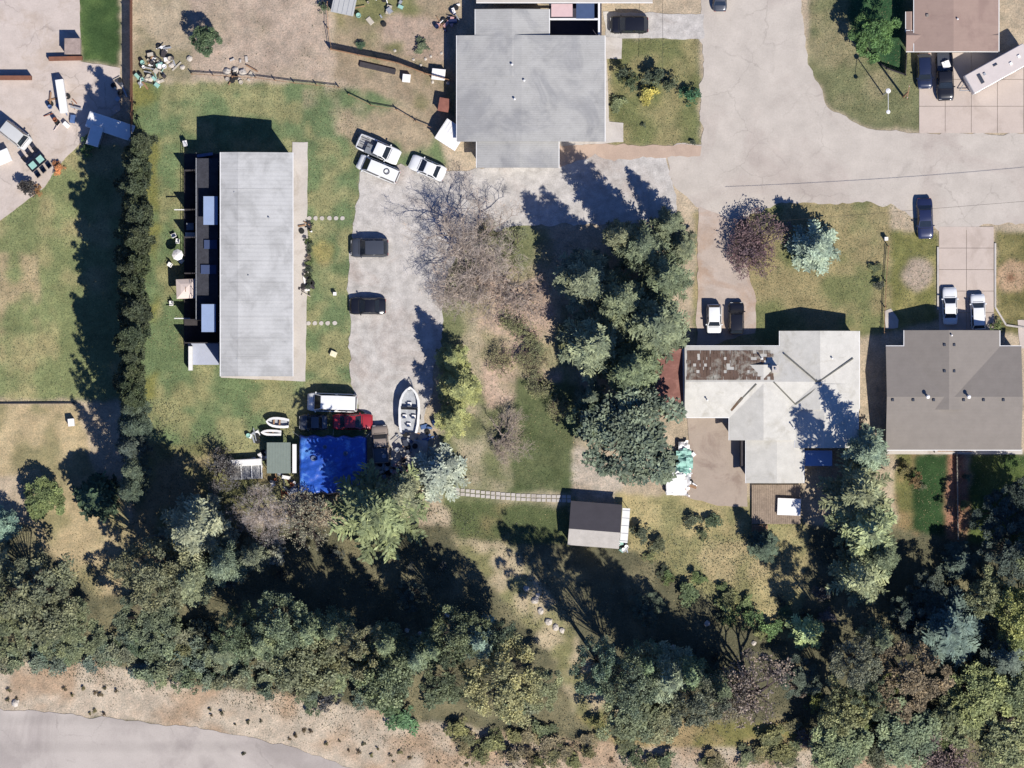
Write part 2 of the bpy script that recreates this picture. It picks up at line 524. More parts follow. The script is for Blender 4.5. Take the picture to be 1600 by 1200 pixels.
struct_sheet('road', [(-1500, 1085), (0, 1107), (120, 1118), (300, 1136), (440, 1162), (560, 1203), (900, 1330), (1400, 1560), (1300, 1900), (700, 1640), (300, 1560), (-1500, 1500)], HIGHWAY, 0.004, 0.3)
struct_sheet('yard_paving', [(-700, -700), (118, -700), (126, 96), (188, 106), (188, 172), (140, 205), (118, 232), (88, 262), (70, 292), (0, 345), (-700, 345)], CONC2, 0.0, 0.12)
# ------------------------------------------------------------------ foliage meshes
def leafquads(rng, P, D, L, Wd, tilt=1.0, up=None):
    """diamond leaves at P pointing along D (unit-ish), length L, width Wd"""
    n = len(P)
    D = D / (np.linalg.norm(D, axis=1, keepdims=True) + 1e-9)
    r = rng.randn(n, 3) * tilt
    r[:, 2] *= 0.35
    side = np.cross(D, np.array([0, 0, 1.0]) + r * 0.8)
    side /= (np.linalg.norm(side, axis=1, keepdims=True) + 1e-9)
    L = np.broadcast_to(L, (n,))[:, None]; Wd = np.broadcast_to(Wd, (n,))[:, None]
    a = P - D * L * 0.5; b = P + side * Wd * 0.5; c = P + D * L * 0.5; d = P - side * Wd * 0.5
    V = np.stack([a, b, c, d], 1).reshape(-1, 3)
    F = np.arange(4 * n).reshape(n, 4)
    return V, F

def crown_mesh(name, parts, mt=None):
    V = np.concatenate([p[0] for p in parts]); T = np.concatenate([p[1] for p in parts])
    F = np.arange(len(V)).reshape(-1, 4)
    return np_mesh(name, V, F, mt or LEAF, T)

def conifer(seed, H=18.0, Rr=4.2, whorl=0.55, nb=6, dens=1.0, name='conifer', leaf=(0.46, 0.2), side=0.25):
    rng = np.random.RandomState(seed)
    parts = []
    mb = MB()
    lean = rng.uniform(-.3, .3, 2)
    mb.tube((0, 0, -0.4), (0, 0, H * .5), 0.26, 0.16, BARK, 8)
    mb.tube((0, 0, H * .5), (0, 0, H * .97), 0.16, 0.03, BARK, 6)
    z = H * 0.1
    while z < H * 0.985:
        f = (z - H * .1) / (H * .9)
        Lm = Rr * (1 - f) ** 0.82 * (0.75 + 0.25 * min(1, f * 6))
        k = max(3, int(nb * (0.65 + 0.35 * (1 - f)) + rng.uniform(-.5, .9)))
        a0 = rng.uniform(0, 6.28)
        for i in range(k):
            a = a0 + 6.283 * i / k + rng.uniform(-.28, .28)
            L = Lm * rng.uniform(0.5, 1.18) + 0.15
            droop = L * rng.uniform(.16, .34)
            zz = z + rng.uniform(-.3, .3)
            dirx = np.array([math.cos(a), math.sin(a), 0])
            per = np.array([-math.sin(a), math.cos(a), 0])
            m = max(3, int(L / 0.24 * dens))
            ts = (np.arange(m) + rng.rand(m)) / m
            ts = 0.1 + 0.9 * ts
            def pt(t):
                return np.array([0, 0, zz]) + dirx * (t * L)[:, None] + np.array([0, 0, 1.0]) * (0.12 * L * t - droop * t ** 2)[:, None]
            base = pt(ts)
            mb_tip = pt(np.array([0.85]))[0]
            if L > 1.0:
                mb.tube((0, 0, zz), tuple(mb_tip), 0.05, 0.012, BARK, 3, False)
            tone_b = rng.uniform(0.1, 0.75)
            for s in (-1, 1):
                tl = (side * L * (1 - ts) ** 0.7 + 0.3) * rng.uniform(.7, 1.2, m)
                td = dirx * 0.75 + per * s * 0.9 + np.array([0, 0, -0.12])
                td = td / np.linalg.norm(td)
                td = td[None] + rng.randn(m, 3) * 0.16
                for q in (0.25, 0.62, 1.0):
                    keep = (tl > q * 0.34)
                    if not keep.any(): continue
                    P = base[keep] + td[keep] * (tl[keep] * q)[:, None]
                    sz = rng.uniform(.75, 1.25, keep.sum())
                    V, F = leafquads(rng, P, td[keep], leaf[0] * sz, leaf[1] * sz, 0.7)
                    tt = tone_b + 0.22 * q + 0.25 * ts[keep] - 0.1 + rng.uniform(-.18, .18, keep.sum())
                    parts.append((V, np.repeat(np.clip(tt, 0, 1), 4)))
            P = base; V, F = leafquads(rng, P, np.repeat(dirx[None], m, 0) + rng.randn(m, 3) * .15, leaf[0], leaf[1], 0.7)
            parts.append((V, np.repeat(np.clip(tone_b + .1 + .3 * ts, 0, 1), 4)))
        z += whorl * rng.uniform(.8, 1.2) * (1.0 if f < .7 else .75)
    return (mb.mesh(name + '_trunk'), crown_mesh(name + '_crown', parts), Rr, H)

def broadleaf(seed, H=9.0, Rr=4.0, nclump=46, per=95, cr=1.05, leaf=0.30, base=0.25, flat=0.75, bark=None, gap=0.0, name='broadleaf', up=0.0):
    rng = np.random.RandomState(seed)
    mb = MB(); bark = bark or BARK
    th = H * base
    mb.tube((0, 0, -0.3), (0, 0, th + .5), 0.04 * H * .6 + .05, 0.03 * H * .5 + .03, bark, 7)
    parts = []
    cz = th + (H - th) * 0.5
    hz = (H - th) * 0.5
    lobes = rng.uniform(0, 6.28, 4)
    for i in range(nclump):
        a = 6.283 * ((i * 0.618034) % 1) + rng.uniform(-.2, .2)
        ph = rng.uniform(-0.55, 1.0)
        rad = math.sqrt(max(0, 1 - ph * ph * 0.8)) * rng.uniform(0.45, 1.0) ** 0.5
        lob = 1 + 0.17 * math.sin(3 * a + lobes[0]) + 0.11 * math.sin(5 * a + lobes[1])
        if ph > .55: rad *= rng.uniform(0, 1)
        if i < 10: ph = rng.uniform(.6, .95); rad = rng.uniform(.08, .5)
        c = np.array([math.cos(a) * rad * (Rr - cr * .45) * lob, math.sin(a) * rad * (Rr - cr * .45) * lob, cz + ph * hz * flat * rng.uniform(.6, 1.05)])
        if rng.rand() < gap and rad > .3: continue
        mb.tube((0, 0, th * rng.uniform(.7, 1.3)), tuple(c), 0.07, 0.015, bark, 3, False)
        q = cr * rng.uniform(.6, 1.25)
        n = int(per * (q / cr) ** 2)
        d = rng.randn(n, 3); d /= np.linalg.norm(d, axis=1, keepdims=True)
        d[:, 2] = np.abs(d[:, 2]) * 0.9 - 0.25
        rr = q * rng.uniform(.25, 1.0, n) ** 0.6
        P = c + d * rr[:, None] * np.array([1, 1, .75])
        dd = d + rng.randn(n, 3) * .5
        dd[:, 2] = dd[:, 2] * 0.5 + up
        sz = rng.uniform(.6, 1.5, n) * rng.uniform(.75, 1.25)
        V, F = leafquads(rng, P, dd, leaf * sz * 1.15, leaf * sz * .8, 1.2)
        tb = rng.uniform(.15, .62)
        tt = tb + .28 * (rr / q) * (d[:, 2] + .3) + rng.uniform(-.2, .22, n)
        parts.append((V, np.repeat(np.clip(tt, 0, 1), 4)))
    return (mb.mesh(name + '_trunk'), crown_mesh(name + '_crown', parts), Rr, H)

def bare_tree(seed, H=8.0, Rr=4.5, bark=None, name='bare', depth=6, leafy=0):
    rng = random.Random(seed)
    mb = MB(); bark = bark or GREYBARK
    tips = []
    def grow(p, d, L, r, k):
        n = 2 if k > 0 else 1
        q = p + d * L
        mb.tube(p, q, r, r * .68, bark, 4 if k > 1 else 3, False)
        if k == 0:
            tips.append(q); return
        m = 3 if rng.random() < .6 else 2
        if k >= depth: m = 5
        for i in range(m):
            ax = Vector((rng.uniform(-1, 1), rng.uniform(-1, 1), rng.uniform(-.35, .55))).normalized()
            nd = (d * 0.75 + ax * rng.uniform(.45, .85)).normalized()
            if nd.z < 0.02: nd.z = rng.uniform(.02, .15)
            nd.normalize()
            grow(p + d * L * rng.uniform(.55, 1.0), nd, L * rng.uniform(.66, .9), r * .60, k - 1)
    grow(Vector((0, 0, -0.3)), Vector((0, 0, 1)), H * .2, .17, depth)
    xs = [max(abs(v[0]), abs(v[1])) for v in mb.v]
    s = Rr / (sorted(xs)[int(len(xs) * .97)] + 1e-6)
    zs = H / (max(v[2] for v in mb.v))
    mb.v = [(v[0] * s, v[1] * s, v[2] * zs) for v in mb.v]
    tr = mb
    P = np.array([[t.x * s, t.y * s, t.z * zs] for t in tips])
    r2 = np.random.RandomState(seed)
    rep = 3 + leafy
    P = np.repeat(P, rep, 0) + r2.randn(len(P) * rep, 3) * .14
    D = r2.randn(len(P), 3); D[:, 2] = np.abs(D[:, 2]) * .5
    if leafy:
        V, F = leafquads(r2, P, D, r2.uniform(.14, .28, len(P)), .15, 1.0)
    else:
        V, F = leafquads(r2, P, D, r2.uniform(.35, .8, len(P)), .026, 1.0)
    return (tr.mesh(name + '_trunk'), crown_mesh(name + '_crown', [(V, np.repeat(r2.uniform(0.2, .9, len(P)), 4))]), Rr, H)

PROTO = {
    'spruce': [conifer(11, 18, 4.2, .62, 7, 1.5, name='spruce', leaf=(.36, .17)), conifer(12, 17, 4.3, .7, 7, 1.5, name='spruce', leaf=(.36, .17)), conifer(13, 19, 4.0, .58, 7, 1.4, name='spruce', leaf=(.36, .17)), conifer(15, 18, 4.4, .72, 6, 1.6, name='spruce', leaf=(.36, .17)), conifer(16, 18, 4.3, .66, 7, 1.5, name='spruce', leaf=(.36, .17))],
    'bluespruce': [conifer(21, 8, 3.6, .38, 7, 1.3, 'bluespruce', (.36, .2))],
    'star': [conifer(31, 10, 3.4, .75, 6, 1.4, 'star', (.4, .18)), conifer(32, 11, 3.6, .7, 6, 1.4, 'star', (.4, .18))],
    'pine': [broadleaf(41, 14, 4.4, 80, 150, .8, .21, .3, .9, None, .12, 'pine', .1), broadleaf(42, 14, 4.6, 80, 145, .75, .21, .3, .9, None, .18, 'pine', .1), broadleaf(43, 13, 4.4, 62, 160, .85, .21, .3, .9, None, .1, 'pine', .1)],
    'maple': [broadleaf(51, 9, 4, 62, 150, .9, .25, name='maple'), broadleaf(52, 8.5, 4, 60, 150, .85, .24, name='maple')],
    'column': [broadleaf(63, 14, 2.0, 60, 120, .62, .2, .03, 1.0, None, 0, 'column'), broadleaf(64, 14, 2.1, 60, 120, .6, .2, .03, 1.0, None, 0, 'column'), broadleaf(65, 14, 1.9, 56, 120, .66, .2, .03, 1.0, None, .05, 'column')],
    'cedar': [conifer(61, 8, 1.7, .3, 7, 1.5, 'cedar', (.34, .2)), conifer(62, 8, 1.8, .3, 7, 1.5, 'cedar', (.34, .2))],
    'shrub': [broadleaf(71, 2.0, 1.3, 20, 60, .45, .17, .05, .9, None, 0, 'shrub'), broadleaf(72, 1.8, 1.4, 22, 60, .42, .16, .05, .9, None, .1, 'shrub'), broadleaf(73, 2.2, 1.3, 18, 70, .5, .18, .05, .9, None, 0, 'shrub')],
    'bare': [bare_tree(81, 9, 5.2, name='bare', depth=7), bare_tree(83, 6, 3.6, name='bare')],
    'twiggy': [bare_tree(91, 6, 3.4, mat('purple_bark', (.06, .045, .045), .9, .2), 'twiggy', 6, 1), bare_tree(92, 7, 4.0, mat('brown_bark', (.10, .075, .06), .9, .2), 'twiggy', 6, 1)],
}
TREEN = {}
def tree(kind, px, py, rpx, h, color, label, cat='tree', name=None, group=None, var=None, ztop=True, seed=None):
    vs = PROTO[kind]
    i = TREEN.get(kind, 0); TREEN[kind] = i + 1
    tr, cr, r0, h0 = vs[(var if var is not None else i) % len(vs)]
    x, y, _ = W(px, py, h * .6)
    nm = name or {'spruce': 'spruce_tree', 'bluespruce': 'blue_spruce', 'star': 'young_fir', 'pine': 'pine_tree', 'maple': 'leafy_tree', 'cedar': 'cedar_tree', 'column': 'cedar_tree', 'shrub': 'shrub', 'bare': 'bare_tree', 'twiggy': 'sparse_tree'}[kind]
    t = thing(nm, label, cat, (x, y, -0.08), R.uniform(0, 6.28), group)
    s = rpx * S / r0
    t.scale = (s, s, h / h0)
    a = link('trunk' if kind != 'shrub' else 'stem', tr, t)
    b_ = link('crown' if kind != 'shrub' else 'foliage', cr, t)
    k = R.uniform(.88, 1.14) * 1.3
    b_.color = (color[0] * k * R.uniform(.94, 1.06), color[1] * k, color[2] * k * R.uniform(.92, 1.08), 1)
    return t

# ------------------------------------------------------------------ houses
def slab_gable(mb, w, zr, ze, a, b, axis, cen, mt, th=0.16):
    """roof shell of a gable, ridge along axis; w half width across, cen ridge position, a..b along"""
    prof = [(cen - w, ze), (cen, zr), (cen + w, ze), (cen + w, ze - th), (cen, zr - th), (cen - w, ze - th)]
    mb.extr(prof, a, b, axis, mt)

def add_window(parent, c, w, h, face, mt_frame=None, door=False):
    """window on a wall; c = centre of the opening on the wall plane, face = outward unit (x,y)"""
    fx, fy = face
    rz = math.atan2(fy, fx) - math.pi / 2        # local +y points out
    fm = MB(); f = mt_frame or PAINT_W
    th = .07
    for dx, dz, sx, sz in ((0, h / 2, w + .12, .08), (0, -h / 2 - .08, w + .12, .08), (-w / 2 - .02, -h / 2, .08, h), (w / 2 + .02, -h / 2, .08, h)):
        fm.box((dx, .03, dz), (sx, th, sz), f)
    o = fm.build('door' if door else 'window', parent, c, rz)
    pm = MB(); pm.box((0, .012, -h / 2), (w, .03, h), WOOD if door else GLASS)
    pm.build('panel' if door else 'pane', o)
    if door:
        k = MB(); k.tube((w * .35, .03, -.05), (w * .35, .09, -.05), .03, .03, CHROME, 6); k.build('handle', o)
    else:
        sm = MB(); sm.box((0, .05, -h / 2 - .13), (w + .2, .14, .05), f); sm.build('sill', o)
    return o

def walls_windows(house, x0, x1, y0, y1, ze, n=(3, 2), h=1.1, door=None):
    """rows of windows in the four walls (world coordinates, x0<x1, y0<y1)"""
    for i in range(n[0]):
        x = x0 + (x1 - x0) * (i + .5) / n[0]
        for y, f in ((y0, (0, -1)), (y1, (0, 1))):
            add_window(house, (x, y, ze - 1.15), 1.4, h, f)
    for i in range(n[1]):
        y = y0 + (y1 - y0) * (i + .5) / n[1]
        for x, f in ((x0, (-1, 0)), (x1, (1, 0))):
            add_window(house, (x, y, ze - 1.15), 1.2, h, f)

def gable_wing(house, p0, p1, ze, zr, axis, roofm, wallm=None, over=.45, cen=None, ends=(True, True), name='roof'):
    """one wing: pixel corners of the eaves p0 (top left) and p1 (bottom right)"""
    zm = (ze + zr) / 2
    x0, y1, _ = W(p0[0], p0[1], zm); x1, y0, _ = W(p1[0], p1[1], zm)
    wallm = wallm or WALLW
    m = MB()
    if axis == 'y':
        c = (x0 + x1) / 2 if cen is None else W(cen, 0, zr)[0]
        L, Rr_ = c - x0, x1 - c
        prof = [(x0, ze), (c, zr), (x1, ze), (x1, ze - .16), (c, zr - .16), (x0, ze - .16)]
        m.extr(prof, y0, y1, 'y', roofm)
        wp = [(x0 + over, -.3), (x1 - over, -.3), (x1 - over, ze - .2 + (zr - ze) * over / Rr_), (c, zr - .2), (x0 + over, ze - .2 + (zr - ze) * over / L)]
        wm = MB(); wm.extr(wp, y0 + over, y1 - over, 'y', wallm)
    else:
        c = (y0 + y1) / 2 if cen is None else W(0, cen, zr)[1]
        L, Rr_ = c - y0, y1 - c
        prof = [(y0, ze), (c, zr), (y1, ze), (y1, ze - .16), (c, zr - .16), (y0, ze - .16)]
        m.extr(prof, x0, x1, 'x', roofm)
        wp = [(y0 + over, -.3), (y1 - over, -.3), (y1 - over, ze - .2 + (zr - ze) * over / Rr_), (c, zr - .2), (y0 + over, ze - .2 + (zr - ze) * over / L)]
        wm = MB(); wm.extr(wp, x0 + over, x1 - over, 'x', wallm)
    ro = m.build(name, house)
    wo_ = wm.build('wall', house)
    # gutters and ridge cap
    if axis == 'y':
        for gx in (x0 - .05, x1 + .05): g = MB(); g.box((gx, (y0 + y1) / 2, ze - .15), (.10, y1 - y0, .12), PAINT_W); g.build('gutter', ro)
    else:
        for gy in (y0 - .05, y1 + .05): g = MB(); g.box(((x0 + x1) / 2, gy, ze - .15), (x1 - x0, .10, .12), PAINT_W); g.build('gutter', ro)
    return ro, (x0 + over, x1 - over, y0 + over, y1 - over)

def roof_vent(parent, px, py, z, tall=.5, r=.14, mt=None, hood=True):
    m = MB()
    m.tube((0, 0, -.2), (0, 0, tall), r * .7, r * .7, mt or PLASTIC, 8)
    if hood: m.tube((0, 0, tall), (0, 0, tall + .12), r * 1.3, r * .7, mt or PLASTIC, 8)
    x, y, _ = W(px, py, z)
    return m.build('roof_vent', parent, (x, y, z))

def box_vent(parent, px, py, z, mt):
    m = MB(); m.box((0, 0, -.05), (.34, .34, .22), mt, 0, .8)
    x, y, _ = W(px, py, z)
    return m.build('roof_vent', parent, (x, y, z))

def chimney(parent, px, py, z, mt=None):
    m = MB(); mt = mt or WALLM
    m.box((0, 0, -.6), (.7, .7, 1.4), mt); m.box((0, 0, .8), (.84, .84, .1), CONC)
    m.tube((0, 0, .9), (0, 0, 1.15), .13, .13, STEEL, 8)
    x, y, _ = W(px, py, z)
    return m.build('chimney', parent, (x, y, z))

def strip(parent, name, a, b, w, mt, th=.04):
    """thin strip on a roof from a to b (pixel, pixel, z)"""
    A = Vector(W(*a)); B = Vector(W(*b))
    d = (B - A).normalized(); s = d.cross(Vector((0, 0, 1))).normalized() * w / 2
    n = s.cross(d).normalized() * th
    m = MB()
    vs = [A - s, B - s, B + s, A + s]
    vs = [v - n for v in vs] + [v + n for v in vs]
    m.add(vs, [(3, 2, 1, 0), (4, 5, 6, 7), (0, 1, 5, 4), (1, 2, 6, 5), (2, 3, 7, 6), (3, 0, 4, 7)], mt)
    return m.build(name, parent)

# ------------------------------------------------------------------ vehicles
def paint(name, c, rough=.28, metal=.15, coat=.6):
    return mat(name, c, rough, .03, 1, 3, metal=metal, coat=coat)
P_BLACK = paint('black_car_paint', (.010, .010, .012)); P_NAVY = paint('navy_car_paint', (.016, .022, .060)); P_WHITE = paint('white_car_paint', (.62, .62, .60), .35, .0, .3)
P_RED = paint('red_car_paint', (.30, .02, .025)); P_DGREY = paint('dark_grey_car_paint', (.05, .055, .065)); P_NAVYB = paint('deep_navy_car_paint', (.012, .018, .045))

def interp(x, tab):
    for i in range(len(tab) - 1):
        if tab[i][0] <= x <= tab[i + 1][0]:
            k = (x - tab[i][0]) / (tab[i + 1][0] - tab[i][0] + 1e-9)
            return tab[i][1] * (1 - k) + tab[i + 1][1] * k
    return tab[0][1] if x < tab[0][0] else tab[-1][1]

VEH = {
    'sedan': dict(h=1.42, belt=.92, deck=[(-.5, .62), (-.485, .80), (-.30, .98), (-.1, .95), (.18, .93), (.40, .82), (.48, .66), (.5, .5)], cab=(-.33, -.20, .06, .22)),
    'suv': dict(h=1.70, belt=1.05, deck=[(-.5, .75), (-.485, 1.02), (-.30, 1.06), (0, 1.04), (.22, 1.04), (.42, .96), (.48, .80), (.5, .6)], cab=(-.47, -.38, .10, .25)),
    'van': dict(h=2.05, belt=1.15, deck=[(-.5, .9), (-.49, 1.15), (0, 1.15), (.30, 1.12), (.44, .98), (.49, .8), (.5, .6)], cab=(-.49, -.465, .22, .36)),
    'pickup': dict(h=1.80, belt=1.10, deck=[(-.5, .80), (-.49, 1.05), (.1, 1.08), (.25, 1.08), (.42, 1.02), (.48, .86), (.5, .6)], cab=(-.10, -.07, .14, .26)),
}
def vehicle(name, kind, px, py, lpx, wpx, heading, paintm, label, cat='car', group=None, roofz=1.2, roofm=None, bed=None):
    """heading: direction of the front in photograph degrees, 0 = right, 90 = up"""
    L = lpx * S; Wd = wpx * S
    d = VEH[kind]
    x, y, _ = W(px, py, roofz)
    t = thing(name, label, cat, (x, y, 0.012), math.radians(heading), group)
    hw = Wd / 2
    def half(u):  # half width along the car, rounded ends
        e = max(0, (abs(u) - .36) / .14)
        return hw * (1 - .16 * e ** 2.2)
    us = [-.5, -.49, -.47, -.43, -.36, -.28, -.18, -.08, .02, .12, .2, .28, .36, .42, .46, .485, .5]
    js = [-1.0, -1.0, -1.0, -.97, -.88, -.5, 0, .5, .88, .97, 1.0, 1.0, 1.0]
    m = MB(); vs = []; fs = []
    pick = kind == 'pickup'
    for u in us:
        w_ = half(u); zt = interp(u, d['deck'])
        for k, j in enumerate(js):
            e = min(k, len(js) - 1 - k)
            if e == 0: z, yy = .28, w_ * .93
            elif e == 1: z, yy = .50, w_ * 1.0
            elif e == 2: z, yy = zt * .80, w_ * .995
            elif e == 3: z, yy = zt - .05, w_ * .96
            else: z, yy = zt + .035 * (1 - (j) ** 2), w_ * abs(j)
            vs.append((u * L, math.copysign(yy, k - 6) if k != 6 else 0, z))
    nj = len(js)
    bx0, bx1 = -.475, -.115
    for i in range(len(us) - 1):
        for k in range(nj - 1):
            if pick and us[i] >= -.475 and us[i + 1] <= -.07 and 4 <= k <= 7: continue
            fs.append((i * nj + k, i * nj + k + 1, (i + 1) * nj + k + 1, (i + 1) * nj + k))
    fs.append(tuple(range(nj))); fs.append(tuple(range((len(us) - 1) * nj, len(us) * nj))[::-1])
    fs.append(None); fs.pop()
    m.add(vs, [tuple(reversed(f)) for f in fs], paintm)
    bo = m.build('body', t, smooth=False)
    for p in bo.data.polygons: p.use_smooth = len(p.vertices) == 4
    un = MB(); un.box((0, 0, .22), (L * .9, Wd * .8, .1), RUBBER); un.build('underbody', t)
    if pick:
        bm_ = MB()
        bl = L * .37; bc = -L * .285
        bm_.box((bc, 0, .55), (bl, Wd * .86, .06), bed or P_DGREY)
        for s in (-1, 1): bm_.box((bc, s * Wd * .425, .60), (bl, .06, .50), paintm)
        bm_.box((bc - bl / 2 - .02, 0, .60), (.07, Wd * .82, .50), paintm); bm_.box((bc + bl / 2 + .02, 0, .60), (.07, Wd * .82, .52), paintm)
        bm_.build('cargo_bed', t)
    # cabin
    a0, a1, b1, b0 = [q * L for q in d['cab']]
    zb = interp(0, d['deck']) - .02; zt = d['h']
    wb, wt = hw * .90, hw * .74
    cab = MB()
    base = [(a0, -wb * .93), (b0, -wb * .93), (b0, wb * .93), (a0, wb * .93)]
    base = [(a0, -wb), (b0, -wb), (b0, wb), (a0, wb)]; top = [(a1, -wt), (b1, -wt), (b1, wt), (a1, wt)]
    n_ = 5
    cab.add([(x_, y_, zb) for x_, y_ in base] + [(x_, y_, zt - .06) for x_, y_ in top], [(0, 1, 5, 4), (1, 2, 6, 5), (2, 3, 7, 6), (3, 0, 4, 7)], paintm)
    cab.build('cabin', t)
    # curved roof panel
    rm = MB(); rv = []; rf = []
    for i in range(6):
        u = i / 5
        xx = a1 + (b1 - a1) * u
        for k in range(5):
            v = k / 4 * 2 - 1
            cr = .05 * (1 - (2 * u - 1) ** 4) + .04 * (1 - v ** 2)
            rv.append((xx, v * wt * (1 - .03 * abs(2 * u - 1) ** 3), zt - .075 + cr))
    for i in range(5):
        for k in range(4):
            rf.append((i * 5 + k, (i + 1) * 5 + k, (i + 1) * 5 + k + 1, i * 5 + k + 1))
    rm.add(rv, rf, roofm or paintm); rm.build('roof', t, smooth=True)
    def glass(nm, q, off):
        q = [Vector(p) for p in q]
        c = sum(q, Vector()) / 4
        nrm = (q[1] - q[0]).cross(q[2] - q[0]).normalized()
        if nrm.dot(off) < 0: nrm = -nrm
        q2 = [c + (p - c) * .88 + nrm * .022 for p in q]; q3 = [p - nrm * .03 for p in q2]
        g = MB(); g.add(q2 + q3, [(0, 1, 2, 3), (7, 6, 5, 4), (0, 4, 5, 1), (1, 5, 6, 2), (2, 6, 7, 3), (3, 7, 4, 0)], GLASS)
        g.build(nm, t)
    zt2 = zt - .06
    glass('windshield', [(b0, -wb, zb), (b0, wb, zb), (b1, wt, zt2), (b1, -wt, zt2)], Vector((1, 0, 1)))
    glass('rear_window', [(a0, -wb, zb), (a0, wb, zb), (a1, wt, zt2), (a1, -wt, zt2)], Vector((-1, 0, 1)))
    for s in (-1, 1):
        xm0, xm1 = (a0 + b0) / 2 - .04, (a1 + b1) / 2 - .04
        glass('side_window', [(a0, s * wb, zb), (xm0, s * wb, zb), (xm1, s * wt, zt2), (a1, s * wt, zt2)], Vector((0, s, .3)))
        glass('side_window', [(xm0 + .08, s * wb, zb), (b0, s * wb, zb), (b1, s * wt, zt2), (xm1 + .08, s * wt, zt2)], Vector((0, s, .3)))
        mm = MB(); mm.box((b0 - .18, s * (wb + .13), zb + .02), (.14, .2, .15), paintm); mm.build('mirror', t)
        hl = MB(); hl.box((L * .468, s * hw * .62, interp(.46, d['deck']) - .19), (.16, hw * .34, .13), LAMP); hl.build('headlight', t)
        tl = MB(); tl.box((-L * .492, s * hw * .68, interp(-.48, d['deck']) - .24), (.08, hw * .26, .15), REDLAMP); tl.build('tail_light', t)
        for wx in (-.31, .315):
            wm = MB(); wm.tube((wx * L, s * (hw - .22), .33), (wx * L, s * (hw + .01), .33), .34, .34, RUBBER, 16)
            w_ = wm.build('wheel', t)
            rmm = MB(); rmm.tube((wx * L, s * (hw + .005), .33), (wx * L, s * (hw + .03), .33), .2, .17, CHROME, 10); rmm.build('rim', w_)
    dk = MB()   # seams of bonnet and boot, wipers, number plate
    zc = interp(b0 / L + .02, d['deck'])
    dk.box((b0 + .12, 0, zc + .034), (.05, Wd * .7, .01), RUBBER); dk.build('wiper_cowl', t)
    return t
# ------------------------------------------------------------------ buildings
ROOF_APT = mat('grey_membrane_roof', sr(200, 199, 195), .85, .09, .5, 6, c2=sr(182, 181, 177), c2pos=.54, c2scale=.3, stripes=('Y', .6, .07), stains=.12)
ROOF_MID = mat('grey_shingle_roof', sr(186, 184, 178), .85, .10, .7, 7, c2=sr(166, 165, 162), c2pos=.53, c2scale=.2, stripes=('Y', 1.4, .12), stains=.12)
ROOF_WHITE = mat('pale_shingle_roof', sr(217, 213, 202), .85, .10, .9, 7, c2=sr(198, 193, 180), c2pos=.6, c2scale=.4, stripes=('Y', 2.2, .05))
ROOF_MOSS = mat('mossy_shingle_roof', sr(196, 192, 176), .9, .18, 1.2, 6, c2=sr(122, 100, 86), c2pos=.44, c2scale=.33)
ROOF_RUST = mat('rusty_red_roof', sr(140, 98, 88), .85, .15, 1, 6, c2=sr(165, 120, 108), c2pos=.55, c2scale=.5)
ROOF_TAUPE = mat('taupe_shingle_roof', sr(148, 140, 131), .9, .07, .8, 8, stripes=('Y', 1.8, .08))
ROOF_BROWN = mat('brown_shingle_roof', sr(172, 148, 134), .9, .06, .8, 8, c2=sr(160, 136, 124), c2pos=.56, c2scale=.2, stripes=('Y', 1.8, .06))
ROOF_CHAR = mat('charcoal_shingle_roof', sr(82, 79, 84), .9, .10, .8, 8, stripes=('Y', 1.8, .1))
MOSS = mat('moss_and_needles', sr(120, 98, 78), .95, .3, 2, 8)
VALLEY = mat('dark_valley_flashing', sr(120, 118, 108), .8, .25, 2, 8)
BLUEP = mat('skylit_blue_panel', sr(150, 170, 205), .7, .06, 1, 5)  # blue cast of skylit shade put into the panel colour

# long apartment building
apt = thing('apartment_building', 'long building with pale grey flat-looking roof and shade-darkened patios along its west side', 'building', W(401, 415, 0))
def local(o):
    """children were laid out in world coordinates: shift them under their thing's base"""
    bpy.context.view_layer.update()
    inv = Matrix.Translation(o.location).inverted()
    for c in o.children:
        if not c.get('_l'):
            c.location = Vector(c.location) - o.location if True else c.location
            c['_l'] = 1
    for c in o.children:
        if '_l' in c: del c['_l']
x0, y1, _ = W(345, 238, 6.3); x1, y0, _ = W(457, 588, 6.3)
xr = W(372, 0, 6.9)[0]
m = MB(); prof = [(x0, 6.55), (xr, 6.9), (x1, 6.0), (x1, 5.8), (xr, 6.7), (x0, 6.35)]
m.extr(prof, y0, y1, 'y', ROOF_APT); ro = m.build('roof', apt)
m = MB(); m.extr([(x0 + .25, -.3), (x1 - .35, -.3), (x1 - .35, 5.86), (xr, 6.68), (x0 + .25, 6.36)], y0 + .3, y1 - .3, 'y', WALLM); m.build('wall', apt)
for gx, gz in ((x0 - .05, 6.42), (x1 + .05, 5.85)):
    m = MB(); m.box((gx, (y0 + y1) / 2, gz), (.1, y1 - y0, .16), PAINT_W); m.build('gutter', ro)
for i in range(1, 12):
    yy = y0 + (y1 - y0) * i / 12 + (.3 if i % 3 == 0 else 0)
    m = MB(); m.extr([(x0 + .1, 6.552), (xr, 6.902), (x1 - .1, 6.01), (x1 - .1, 6.03), (xr, 6.925), (x0 + .1, 6.575)], yy, yy + .10, 'y', ROOF_APT); m.build('roof_seam', ro)
for i in range(8):
    yy = y0 + (y1 - y0) * (i + .5) / 8
    for z in (2.0, 4.8):
        add_window(apt, (x0 + .25, yy, z), 1.6, 1.2, (-1, 0)); add_window(apt, (x1 - .35, yy, z), 1.5, 1.1, (1, 0))
for yy in (y0 + 5.6, y0 + 11, y0 + 17, y0 + 22):
    add_window(apt, (x1 - .35, yy + .4, 1.05), .95, 2.1, (1, 0), door=True)
for k, (px, py) in enumerate(((372, 505), (366, 300), (388, 430), (370, 560), (420, 340))):
    roof_vent(apt, px, py, 6.45 + (0.1 if px < 400 else -.1), .22, .09, STEEL)
